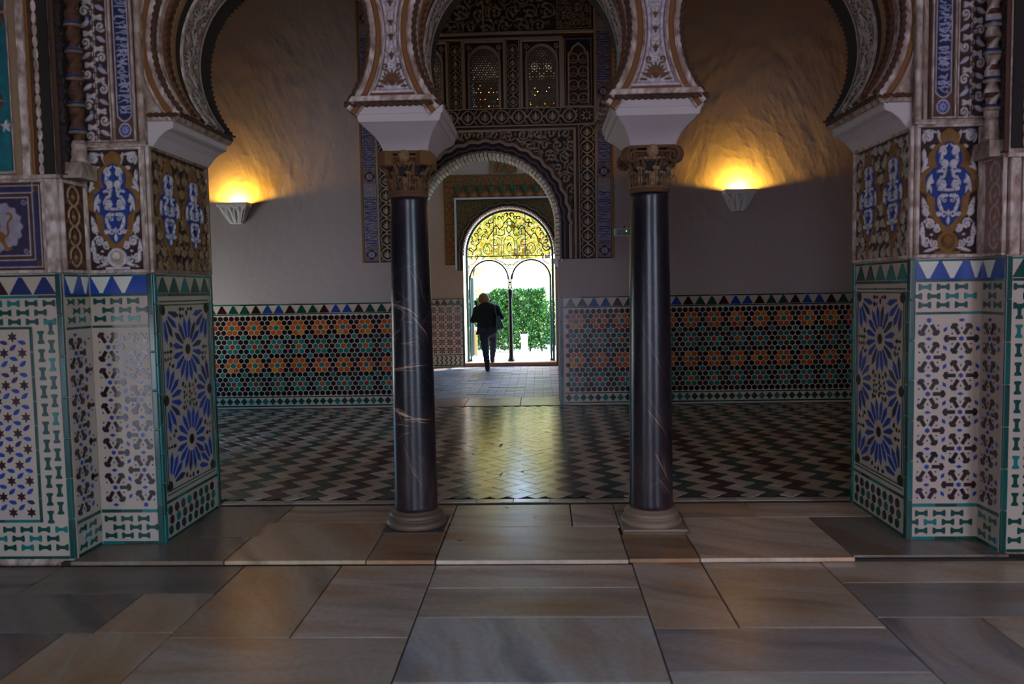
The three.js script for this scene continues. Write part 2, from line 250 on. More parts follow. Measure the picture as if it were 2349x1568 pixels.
// herringbone mosaic: two-to-one bricks, chains coloured green, white, plum, white
const floorMosaic = struct('floor', span(-6.4, 5.2, -0.12, -0.006, -11.25, -5.985), JOINT);
{
  const w = 0.109, R2 = Math.SQRT1_2, X0 = 0.404, ZA = -6.125, ZB = -11.2, list = [];
  const pal = [['#0d3a30', '#0f4036', '#12463a'], ['#c2a98e', '#b39a80', '#cbb296'], ['#170c10', '#1e0f12', '#120a0d'], ['#c6ad92', '#b69e84', '#bea488']];
  const mats = pal.map((p) => p.map((c) => phys(c, 0.19, { ior: 1.53 })));
  for (let a = -90; a < 130; a++) for (let b = -90; b < 130; b++) {
    const k = (((a - b) % 4) + 4) % 4; if (k !== 0 && k !== 3) continue;
    const p = k ? a + 0.5 : a + 1, q = k ? b + 1 : b + 0.5, x = (p + q) * R2 * w + X0, z = (p - q) * R2 * w - 8.6;
    if (x < -6.3 || x > 5.1 || z > ZA + 0.01 || z < ZB + 0.05) continue;
    const ch = (((k ? (a + b - 1) / 2 : (a + b) / 2) % 4) + 4) % 4;
    list.push({ x, z, r: k ? Math.PI / 4 : -Math.PI / 4, ch, v: Math.floor(rnd() * 3), y: rr(-0.0012, 0.0008), t: rr(-0.004, 0.004) });
  }
  const g = rspan(-w + 0.002, w - 0.002, -0.012, 0, -w / 2 + 0.002, w / 2 - 0.002, 0.002);
  const vis = (o) => { const s = Math.abs((o.x - 0.05) / o.z); return (o.x > -2.6 && o.x < 2.5 ? 0 : 5) - o.z + s * 0.3; };
  list.sort((p, q) => vis(p) - vis(q));
  const rest = [];
  list.forEach((o, i) => {
    const e = new THREE.Euler(o.t, o.r, o.t * 0.7), m4 = new THREE.Matrix4().compose(new THREE.Vector3(o.x, o.y, o.z), new THREE.Quaternion().setFromEuler(e), new THREE.Vector3(1, 1, 1));
    if (i < 300) { const t = part(floorMosaic, 'mosaic_tile', g, mats[o.ch][o.v]); t.applyMatrix4(m4); } else rest.push(tint(g.clone().applyMatrix4(m4), pal[o.ch][o.v]));
  });
  part(floorMosaic, 'mosaic_tile_infill', mergeGeometries(rest), phys(0xffffff, 0.19, { ior: 1.53, vertexColors: true })).userData.kind = 'stuff';
  for (let x = -2.56, i = 0; x < 2.4; x += 0.29, i++) part(floorMosaic, 'border_tile', rspan(x + 0.002, Math.min(x + 0.288, 2.38), -0.01, 0.0015, -6.125, -6.035, 0.002), mats[1][i % 3]);
  part(floorMosaic, 'border_strip', rspan(-2.56, 2.38, -0.01, -0.001, -6.028, -6.008, 0.002), std('#23241c', 0.5));
}
const floorDoor = struct('floor', span(-1.8, 0.32, -0.12, -0.012, -12.05, -11.19), JOINT);
slabs(floorDoor, 'marble_slab', [[-1.75, -1.13, -12.03, -11.2, 1, 0], [-1.13, -0.32, -12.03, -11.2, 3, 0], [-0.32, 0.27, -12.03, -11.2, 1, 0]], 0.002, 0.03);
// far room: rows of pale pavers
const floorFar = struct('floor', span(-4.2, 2.8, -0.12, -0.012, -17.2, -12.02), JOINT);
{
  const pm = ['#8d8378', '#7f766c', '#998e80', '#6d665e', '#a59a8a', '#857869'].map((c) => std(c, 0.42)), g = rspan(-0.15, 0.15, -0.012, 0, -0.072, 0.072, 0.003), L = [];
  for (let r = 0; r < 34; r++) for (let x = -4.1 + (r % 2) * 0.15; x < 2.75; x += 0.305) L.push([x, -12.11 - r * 0.149, Math.floor(rnd() * 6), rr(-0.002, 0.001), rr(0, 1) < 0.05]);
  L.sort((a, b) => (Math.abs(a[0] + 0.9) > 1.5) - (Math.abs(b[0] + 0.9) > 1.5) || b[1] - a[1]);
  const rest = [];
  L.forEach(([x, z, m, y, low], i) => { if (i < 300) { const t = part(floorFar, 'paver', g, pm[low ? 3 : m]); t.position.set(x, y - (low ? 0.006 : 0), z); } else rest.push(tint(g.clone().translate(x, y, z), pm[m].color)); });
  part(floorFar, 'paver_infill', mergeGeometries(rest), std(0xffffff, 0.42, { vertexColors: true })).userData.kind = 'stuff';
}

// ---------------------------------------------------------------- walls and ceilings
const CY = 3.3, ARC = [[-1.78, 0.70], [-0.098, 0.687], [1.602, 0.688]], SPR = 2.85;
{
  const s = new THREE.Shape(); s.moveTo(-7.2, SPR);
  for (const [cx, r] of ARC) { const a = Math.asin((SPR - CY) / r); s.lineTo(cx - Math.cos(a) * r, SPR); s.absarc(cx, CY, r, Math.PI - a, a, true); }
  s.lineTo(7.2, SPR); s.lineTo(7.2, 7.2); s.lineTo(-7.2, 7.2); s.closePath();
  const arc = struct('wall_arcade', new THREE.ExtrudeGeometry(s, { depth: 0.87, bevelEnabled: false, curveSegments: 48 }).translate(0, 0, -5.985), M.stucco);
  part(arc, 'pier', span(-3.2, -2.545, -0.1, SPR, -6, -5.075), M.stucco); part(arc, 'pier', span(2.35, 3.1, -0.1, SPR, -6, -5.075), M.stucco);
  part(arc, 'wall_face', span(-7.2, -2.975, -0.1, 5.6, -6, -4.785), M.stucco); part(arc, 'wall_face', span(2.79, 7.2, -0.1, 5.6, -6, -4.825), M.stucco);
  part(arc, 'wall_face', span(-3.2, -2.545, SPR, 5.6, -6, -5.075), M.stucco); part(arc, 'wall_face', span(2.35, 3.1, SPR, 5.6, -6, -5.075), M.stucco);
}
struct('wall_gallery_left', span(-7.4, -7.2, -0.16, 5.6, -6, 2.6), M.plaster);
struct('wall_gallery_right', span(7.2, 7.4, -0.16, 5.6, -6, 2.6), M.plaster);
struct('ceiling', span(-7.4, 7.4, 5.4, 5.6, -5.1, 2.9), M.plaster);
{ // patio side of the gallery, behind the lens: a wall with openings to the court
  const s = poly([[-7.4, -0.16], [7.4, -0.16], [7.4, 5.5], [-7.4, 5.5]]);
  for (const [a, b, y0, y1] of PATIO) s.holes.push(new THREE.Path([[a, y0], [a, y1], [b, y1], [b, y0]].map((p) => new THREE.Vector2(...p))));
  struct('wall_patio', new THREE.ExtrudeGeometry(s, { depth: 0.4, bevelEnabled: false }).translate(0, 0, 2.4), M.plaster);
}
struct('ground_patio', span(-14, 14, -0.4, -0.16, 2.6, 17), std('#a08f80', 0.9));
struct('wall_court', span(-14, 14, -0.4, 8, 16.5, 17), std('#ead8d8', 0.9));
// middle room
const DX = -0.743, DY = 2.57, DR = 1.0;
{
  const s = poly([[-6.4, -0.1], [5.2, -0.1], [5.2, 7.2], [-6.4, 7.2]]), d = new THREE.Path();
  d.moveTo(DX - DR, -0.09); d.lineTo(DX + DR, -0.09); d.lineTo(DX + DR, 2.06); d.lineTo(DX + 1.09, 2.06); d.lineTo(DX + 1.09, DY); d.absarc(DX, DY, 1.09, 0, Math.PI, false); d.lineTo(DX - 1.09, 2.06); d.lineTo(DX - DR, 2.06); d.closePath(); s.holes.push(d);
  for (const x of [-0.8, 0, 0.8]) { const h = new THREE.Path(), c = DX + x * 1.006; h.moveTo(c - 0.205, 4.2); h.lineTo(c + 0.205, 4.2); h.lineTo(c + 0.205, 4.84); h.absarc(c, 4.84, 0.205, 0, Math.PI, false); h.closePath(); s.holes.push(h); }
  struct('wall_back', new THREE.ExtrudeGeometry(s, { depth: 0.8, bevelEnabled: false, curveSegments: 40 }).translate(0, 0, -12.02), M.plaster);
}
{
  const g = [span(-6.6, -6.4, -0.1, 7.2, LEFTWIN[1], -5.9), span(-6.6, -6.4, -0.1, 7.2, -12, LEFTWIN[0]), span(-6.6, -6.4, LEFTWIN[3], 7.2, LEFTWIN[0], LEFTWIN[1]), span(-6.6, -6.4, -0.1, LEFTWIN[2], LEFTWIN[0], LEFTWIN[1])];
  struct('wall_left', LEFTWIN ? merge(g) : span(-6.6, -6.4, -0.1, 7.2, -12, -5.9), M.plaster);
}
struct('wall_right', span(5.2, 5.4, -0.1, 7.2, -12, -5.9), M.plaster);
struct('ceiling', span(-6.6, 5.4, 7.2, 7.4, -12.1, -5), std('#3a2a1c', 0.9));
// far room and its garden wall with the gate opening
const FARWIN = [[-1.42, -0.8], [-0.22, 0.42]], GX = -0.675, GR = 1.0, GY = 2.46;
{
  const s = poly([[-4.2, -0.1], [2.8, -0.1], [2.8, 7.2], [-4.2, 7.2]]), d = new THREE.Path();
  d.moveTo(GX - GR, 0.07); d.lineTo(GX + GR, 0.07); d.lineTo(GX + GR, GY); d.absarc(GX, GY, GR, 0, Math.PI, false); d.closePath(); s.holes.push(d);
  for (const [a, b] of FARWIN) s.holes.push(new THREE.Path([[a, 5.4], [b, 5.4], [b, 6.2], [a, 6.2]].map((p) => new THREE.Vector2(...p))));
  struct('wall_far', new THREE.ExtrudeGeometry(s, { depth: 0.62, bevelEnabled: false, curveSegments: 40 }).translate(0, 0, -17.72), M.plasterWarm);
}
struct('wall_far_left', span(-4.4, -4.2, -0.1, 7.2, -17.72, -11.9), M.plasterWarm);
struct('wall_far_right', merge([span(2.8, 3.0, -0.1, 5.5, -17.72, -11.9), span(2.8, 3.0, 6.5, 7.2, -17.72, -11.9), span(2.8, 3.0, 5.5, 6.5, -14.6, -11.9), span(2.8, 3.0, 5.5, 6.5, -17.72, -16.8)]), M.plasterWarm);
struct('ceiling', span(-4.4, 3.0, 7.2, 7.4, -17.8, -11.9), std('#4a3a2a', 0.9));
const step = struct('floor', span(GX - GR, GX + GR, -0.1, 0.068, -17.75, -17.12), std('#8a5a3c', 0.8));
for (const [a, b] of [[-1.675, -0.62], [-0.615, 0.325]]) part(step, 'threshold_stone', rspan(a, b, 0.0, 0.082, -17.3, -17.06, 0.008), std('#8e6a4e', 0.7));

// ---------------------------------------------------------------- columns
function shaftTex(kind) {
  return canvasTex(768, 1536, (x, w, h) => {
    const im = x.createImageData(w, h), d = im.data;
    for (let j = 0; j < h; j++) for (let i = 0; i < w; i++) {
      const u = i / w * TAU, v = j / h, a = Math.cos(u) * 1.2, b = Math.sin(u) * 1.2, n = fbm(a * 2, v * 9, b * 2, 5), m = fbm(a * 5 + 3, v * 22, b * 5, 3);
      const wear = Math.max(0, v - 0.5) * 1.15 * (0.75 + n) + Math.max(0, 0.12 - v) * 1.4; let c = mixc([22, 17, 24], [40, 33, 40], 0.5 + n * 1.2); c = mixc(c, [112, 82, 68], wear * 1.1); c = mixc(c, [14, 10, 12], m * 0.8);
      const o = (j * w + i) * 4; d[o] = c[0]; d[o + 1] = c[1]; d[o + 2] = c[2]; d[o + 3] = 255;
    }
    x.putImageData(im, 0, 0);
    const vein = (px, py, ang, len, lw, c, bend = 0.5) => { x.strokeStyle = c; x.lineCap = 'round'; let a = ang, w2 = 0.8; for (let s = 0; s < len; s += 9) { const qx = px + Math.cos(a) * 9, qy = py + Math.sin(a) * 9; x.lineWidth = Math.max(0.7, lw * w2 * Math.sin(Math.PI * Math.min(1, (s + 12) / (len + 12)))); x.beginPath(); x.moveTo(px, py); x.lineTo(qx, qy); x.stroke(); px = qx; py = qy; w2 += (rnd() - 0.5) * 0.3; w2 = Math.max(0.45, Math.min(1.2, w2)); a += rr(-bend, bend) * 0.55; a += (ang - a) * 0.12; } };
    // u = 0.5 faces the gallery; v = 0 is the top
    const B = kind ? [[0.42, 0.42, 1.0, 330, 4, '#7d6a58', 0.25], [0.40, 0.57, 1.1, 420, 4, '#6f5a4a', 0.25], [0.44, 0.66, 0.9, 200, 9, '#9a7a5c', 0.3], [0.5, 0.8, 0.95, 190, 9, '#a88664', 0.3], [0.52, 0.88, 0.85, 150, 6, '#9a7a5e', 0.3], [0.3, 0.3, 1.2, 380, 3, '#5c5050', 0.3], [0.6, 0.5, 1.0, 300, 3, '#5a4a44', 0.3]]
      : [[0.28, 0.325, 0.25, 260, 9, '#a2866c', 0.5], [0.5, 0.355, 0.75, 200, 8, '#a88a70', 0.4], [0.3, 0.44, -0.5, 110, 10, '#9a8474', 0.5], [0.42, 0.455, -0.15, 150, 7, '#8f7a6a', 0.4], [0.28, 0.545, -0.22, 300, 12, '#b08c6c', 0.45], [0.3, 0.655, 0.3, 180, 18, '#c29c78', 0.5], [0.44, 0.69, 0.15, 200, 15, '#b88e66', 0.5], [0.32, 0.71, 0.1, 150, 6, '#a88464', 0.4], [0.4, 0.75, 1.0, 260, 6, '#8a6a50', 0.3], [0.46, 0.82, 0.95, 160, 6, '#94745a', 0.3], [0.3, 0.1, -0.6, 220, 4, '#5a4e50', 0.3], [0.44, 0.15, 0.5, 160, 4, '#5f5250', 0.3], [0.36, 0.24, -0.3, 220, 5, '#6a5a52', 0.3], [0.3, 0.29, 0.8, 160, 5, '#7a665a', 0.3], [0.55, 0.25, 1.8, 260, 3, '#5e5048', 0.3]];
    for (const [u, v, a, l, lw, c, b] of B) { x.globalAlpha = 0.95; vein(u * w, v * h, a, l, lw * 0.85, c, b * 0.8); x.globalAlpha = 0.75; vein(u * w + 8, v * h + 9, a + rr(-0.2, 0.2), l * 0.7, lw * 0.45, c, b); vein(u * w + l * 0.3, v * h + l * 0.3 * Math.sin(a) - 8, a + rr(-0.5, 0.5), l * 0.5, lw * 0.4, c, b); x.globalAlpha = 1; }
    for (let i = 0; i < (kind ? 34 : 130); i++) vein(rnd() * w, (kind ? rnd() : 0.2 + 0.8 * rnd()) * h, rr(-1, 1.6), rr(50, 210), rr(1.4, kind ? 3 : 4.6), ['#5c5052', '#8a7466', '#6c5e5c'][i % 3], 0.4);
    x.fillStyle = '#8b7f78'; for (let i = 0; i < 90; i++) { x.beginPath(); x.ellipse(rnd() * w, (kind ? 0.25 + rnd() * 0.35 : rnd()) * h, rr(0.8, 3), rr(0.6, 2), rnd() * 3, 0, TAU); x.fill(); }
  });
}
function loftRect(levels) {
  const pos = [], idx = [];
  levels.forEach(([y, hx, hz], i) => { [[-1, 1], [1, 1], [1, -1], [-1, -1]].forEach(([a, b], k) => { const [c, d] = [[1, 1], [1, -1], [-1, -1], [-1, 1]][k]; pos.push(a * hx, y, b * hz, c * hx, y, d * hz); }); if (i) for (let k = 0; k < 4; k++) { const q = i * 8 + k * 2, p = q - 8; idx.push(p, p + 1, q + 1, p, q + 1, q); } });
  const n = levels.length - 1; idx.push(n * 8, n * 8 + 2, n * 8 + 4, n * 8, n * 8 + 4, n * 8 + 6, 0, 4, 2, 0, 6, 4);
  const g = new THREE.BufferGeometry(); g.setAttribute('position', new THREE.Float32BufferAttribute(pos, 3)); g.setIndex(idx); return smooth(g, 0.5);
}
function leafGeo(w, h, out, curl) { // a carved leaf standing against the bell, tip rolled outwards, ribs raised
  const nu = 8, nv = 12, pos = [], idx = [];
  for (let s = 0; s < 2; s++) for (let j = 0; j <= nv; j++) for (let i = 0; i <= nu; i++) {
    const t = j / nv, u = i / nu * 2 - 1, half = w / 2 * (0.62 + 0.5 * Math.sin(Math.PI * Math.min(1, t * 1.1))) * (t > 0.8 ? 1 - (t - 0.8) * 3.6 : 1) * (1 - 0.14 * Math.abs(Math.sin(t * 16)));
    const a = Math.max(0, t - 0.62) / 0.38, z = out * t * t * 0.6 + curl * Math.sin(a * 2.2) - 0.012 * u * u + 0.005 * Math.cos(u * 9) - (s ? 0.012 : 0), y = h * (t < 0.62 ? t : 0.62 + 0.3 * Math.sin(a * 1.9));
    pos.push(u * half, y, z);
  }
  const W = nu + 1, N = W * (nv + 1); for (let s = 0; s < 2; s++) for (let j = 0; j < nv; j++) for (let i = 0; i < nu; i++) { const p = s * N + j * W + i, q = p + W; s ? idx.push(p, q, p + 1, p + 1, q, q + 1) : idx.push(p, p + 1, q, p + 1, q + 1, q); }
  for (let j = 0; j < nv; j++) for (const i of [0, nu]) { const p = j * W + i, q = p + W; i ? idx.push(p, p + N, q, q, p + N, q + N) : idx.push(p, q, p + N, q, q + N, p + N); }
  const g = new THREE.BufferGeometry(); g.setAttribute('position', new THREE.Float32BufferAttribute(pos, 3)); g.setIndex(idx); g.computeVertexNormals(); return g;
}
function column(x, z, kind, label) {
  const t = thing('marble_column', label, 'column', [x, 0, z], 0);
  const stone = phys('#d8d0d4', 0.29, { map: shaftTex(kind), specularIntensity: 0.75 }), pale = std(kind ? '#806450' : '#5e4634', 0.5);
  const sh = part(t, 'shaft', lathe([[0.0, 0.1], [0.152, 0.1], [0.154, 0.15], [0.15, 0.17], [0.149, 0.4], [0.146, 1.0], [0.138, 1.7], [0.128, 2.2], [0.126, 2.25], [0.131, 2.262], [0.131, 2.285], [0.126, 2.295], [0, 2.3]], 64).rotateY(Math.PI), stone);
  { const p = sh.geometry.attributes.position, q = sh.geometry.attributes.uv; for (let i = 0; i < p.count; i++) q.setY(i, Math.min(0.999, Math.max(0.001, (p.getY(i) - 0.1) / 2.2))); }
  part(t, 'base', lathe([[0, 0.004], [0.2, 0.004], [0.212, 0.018], [0.214, 0.034], [0.206, 0.05], [0.192, 0.056], [0.181, 0.064], [0.18, 0.07], [0.188, 0.076], [0.19, 0.09], [0.182, 0.102], [0.168, 0.106], [0.158, 0.115], [0.15, 0.13], [0, 0.13]], 56), pale);
  part(t, 'plinth', rspan(-0.215, 0.215, 0, kind ? 0.014 : 0.006, -0.215, 0.215, 0.004), std(kind ? '#8d7460' : '#5a4638', 0.6));
  const cap = part(t, 'capital', lathe([[0, 2.295], [0.128, 2.295], [0.138, 2.305], [0.138, 2.318], [0.126, 2.328], [0.128, 2.4], [0.136, 2.49], [0.15, 2.55], [0.158, 2.565], [0, 2.566]], 40), kind ? M.capital : std('#5c3c22', 0.9));
  const cm = kind ? M.capital : std('#68431f', 0.9), cp = kind ? M.capitalPale : std('#7a5838', 0.9);
  // a pierced drill pattern wrapped about the bell
  const R = new Relief(TAU * 0.13, 0.2, 0.004, 160, 40, '#180c06'), c0 = kind ? '#74502f' : '#5f3d1b', c1 = kind ? '#94704c' : '#744f28';
  for (let i = 0; i < 16; i++) { const cx = i * 10 + 5; R.leaf(cx, 40, -Math.PI / 2, i % 2 ? 22 : 34, 4.2, 0.75, i % 2 ? c0 : c1); R.line((p) => { p.moveTo(cx, 39); p.lineTo(cx, i % 2 ? 21 : 10); }, 1.2, 0.2, '#180c06'); for (const s of [-1, 1]) { R.spiral(cx + s * 2.6, 14 + (i % 2) * 6, 2.4, 1.2, 0, s, 1.4, 0.9, c1); R.blob(cx + s * 3.4, 30, 1.3, 2.6, 0.6, c0); R.blob(cx + s * 2, 24, 0.7, 1, 0, '#2a180c'); } }
  R.rect(0, 0, 160, 4, 0.8, c0); for (let i = 0; i < 32; i++) R.blob(i * 5 + 2.5, 2, 1.4, 1.5, 1, c1); R.rect(0, 36.5, 160, 40, 0.5, c0);
  part(cap, 'carved_bell', R.build(0.022, (u, v, h) => { const a = u / (TAU * 0.13) * TAU, q = 0.127 + h + 0.02 * (v / 0.2) ** 2; return [Math.sin(a) * q, 2.325 + v, Math.cos(a) * q]; }), M.relief);
  const lf = leafGeo(0.044, 0.11, 0.03, 0.026), lf2 = leafGeo(0.034, 0.19, 0.05, 0.03);
  for (let i = 0; i < 8; i++) { const p = part(cap, 'leaf', lf, i % 2 ? cm : cp), a = i * Math.PI / 4; p.rotation.y = a; p.position.set(Math.sin(a) * 0.134, 2.322, Math.cos(a) * 0.134); }
  for (let i = 0; i < 8; i++) { const p = part(cap, 'leaf', lf2, cm), a = (i + 0.5) * Math.PI / 4; p.rotation.y = a; p.position.set(Math.sin(a) * 0.128, 2.33, Math.cos(a) * 0.128); }
  const sp = []; for (let i = 0; i <= 30; i++) { const k = i / 30, a = Math.PI * 0.9 - k * TAU * 1.6, r = 0.058 * (1 - 0.8 * k); sp.push([0.212 + Math.cos(a) * r, 2.53 + Math.sin(a) * r, 0]); } sp.unshift([0.138, 2.5, 0], [0.118, 2.45, 0]);
  const vol = merge([-0.016, 0, 0.016].map((dz) => tube(sp, 0.0135, 70, 7).translate(0, 0, dz)));
  if (kind) for (let i = 0; i < 4; i++) part(cap, 'volute', vol, cm).rotation.y = Math.PI / 4 + i * Math.PI / 2;
  else for (let i = 0; i < 4; i++) { const p = part(cap, 'corner_block', rspan(-0.05, 0.05, 2.5, 2.6, -0.035, 0.035, 0.012), cm), a = Math.PI / 4 + i * Math.PI / 2; p.position.set(Math.sin(a) * 0.185, 0, Math.cos(a) * 0.185); p.rotation.y = a; }
  for (let i = 0; i < 4; i++) { // band of beads, egg course and a rosette in the middle of every side
    const a = i * Math.PI / 2, q = new THREE.Group(), bits = [rspan(-0.13, 0.13, 2.552, 2.566, -0.01, 0.012, 0.003)];
    for (let k = -4; k <= 4; k++) bits.push(new THREE.SphereGeometry(0.011, 8, 6).translate(k * 0.025, 2.535, 0.0));
    for (let k = -3; k <= 3; k++) bits.push(new THREE.SphereGeometry(0.013, 8, 6).scale(1, 1.2, 0.8).translate(k * 0.032, 2.508, -0.004));
    const o = part(cap, 'bead_course', merge(bits), cm); o.rotation.y = a; o.position.set(Math.sin(a) * 0.15, 0, Math.cos(a) * 0.15);
    const ros = [new THREE.SphereGeometry(0.042, 14, 10).scale(1, 1, 0.5)]; for (let k = 0; k < 6; k++) ros.push(new THREE.SphereGeometry(0.014, 8, 6).translate(Math.cos(k) * 0.024, Math.sin(k) * 0.024, 0.01));
    const r = part(cap, 'rosette', merge(ros), kind ? M.capitalPale : cp); r.rotation.y = a; r.position.set(Math.sin(a) * 0.17, 2.562, Math.cos(a) * 0.17);
  }
  part(cap, 'abacus', rspan(-0.155, 0.155, 2.582, 2.602, -0.155, 0.155, 0.006), cm);
  const zc = -5.55 - z;
  part(t, 'impost_block', loftRect([[2.6, 0.152, 0.2], [2.62, 0.156, 0.212], [2.66, 0.172, 0.262], [2.7, 0.2, 0.334], [2.735, 0.24, 0.405], [2.75, 0.252, 0.425], [2.752, 0.262, 0.432], [2.8, 0.275, 0.436], [2.802, 0.285, 0.44], [2.85, 0.287, 0.44]]).translate(0.008, 0, zc), M.impost, 'plain white stone impost block');
  return t;
}
column(-0.905, -5.47, 0, 'black marble column with bold cream veins, carrying a worn dark capital');
column(0.757, -5.48, 1, 'black marble column with few fine veins, carrying a scrolled leafy capital');

// ---------------------------------------------------------------- horseshoe arches
const WF = -5.115;
function arch(i, label) {
  const [cx, R] = ARC[i], t = thing('horseshoe_arch', label, 'arch', [cx, CY, 0]), a0 = Math.asin((SPR - CY) / R), a1 = Math.PI - a0, N = 72;
  const ring = (name, r0, r1, z0, z1, m, b, wave) => part(t, name, sweepArc(0, 0, bandProf(r0, r1, z0, z1, b), a0, a1, N, wave), m);
  ring('white_moulding', R + 0.012, R + 0.05, WF - 0.02, WF + 0.026, M.stuccoPale, 0.012);
  ring('ochre_band', R + 0.05, R + 0.085, WF - 0.02, WF + 0.012, M.ochre);
  ring('white_fillet', R + 0.085, R + 0.1, WF - 0.02, WF + 0.022, M.stuccoPale);
  const arcPts = (r, z) => Array.from({ length: 49 }, (_, k) => { const a = a0 + (a1 - a0) * k / 48; return [Math.cos(a) * r, Math.sin(a) * r, z]; });
  part(t, 'rope_moulding', rope(arcPts(R + 0.002, WF + 0.004), 0.017, 0.045), M.brown);
  ring('white_roll', R - 0.014, R + 0.002, -5.2, -5.14, M.stuccoPale, 0.01);
  part(t, 'rope_moulding', rope(arcPts(R - 0.004, -5.235), 0.022, 0.05), M.redBrown);
  part(t, 'rope_moulding', rope(arcPts(R - 0.004, -5.285), 0.022, 0.05), M.brown);
  ring('ochre_roll', R - 0.02, R + 0.002, -5.375, -5.315, std('#86603a', 0.8), 0.014);
  ring('dark_band', R - 0.006, R + 0.002, -5.47, -5.38, M.dark);
  ring('white_fillet', R - 0.016, R + 0.002, -5.488, -5.472, M.stuccoPale);
  const W = R * (a1 - a0), V = new Relief(W, 0.3, 0.006, W * 100, 30, '#2c1a12'), n = Math.round(W / 0.15);
  for (let k = 0; k < n; k++) { const x = (k + 0.5) * W * 100 / n, s = k % 2 ? 1 : -1; V.line((p) => { p.moveTo(x - 8, 15); p.bezierCurveTo(x - 3, 15 - s * 13, x + 3, 15 + s * 13, x + 8, 15); }, 2.2, 0.9, '#a59488'); V.palmette(x, 15, -Math.PI / 2 * s, 11, 1, '#b3a598', 5); V.spiral(x + 4, 15 + s * 8, 4.2, 1.3, 0, s, 1.7, 0.8, '#9a897c'); V.leaf(x - 5, 15 + s * 6, s * 0.8, 8, 2.4, 0.8, '#a89a90'); }
  V.rect(0, 0, W * 100, 1.6, 1, '#b5a89d'); V.rect(0, 28.6, W * 100, 30, 0.9, '#9a8a7c');
  part(t, 'carved_soffit', V.build(0.022, (u, v, h) => { const a = a1 - (a1 - a0) * u / W, q = R + 0.004 - h; return [Math.cos(a) * q, Math.sin(a) * q, -5.79 + v]; }), M.relief);
  ring('dark_band', R - 0.008, R + 0.002, -5.975, -5.8, M.dark);
  const dent = []; for (let k = 0; k <= 84; k++) { const a = a0 + (a1 - a0) * k / 84; dent.push(new THREE.SphereGeometry(0.009, 6, 4).translate(Math.cos(a) * (R - 0.008), Math.sin(a) * (R - 0.008), -5.985)); }
  part(t, 'bead_edge', merge(dent), M.brown);
}
arch(0, 'left horseshoe arch of painted stucco, over the blue-lit floor');
arch(1, 'middle horseshoe arch of painted stucco, framing the distant garden gate');
arch(2, 'right horseshoe arch of painted stucco, in front of the right lamp');

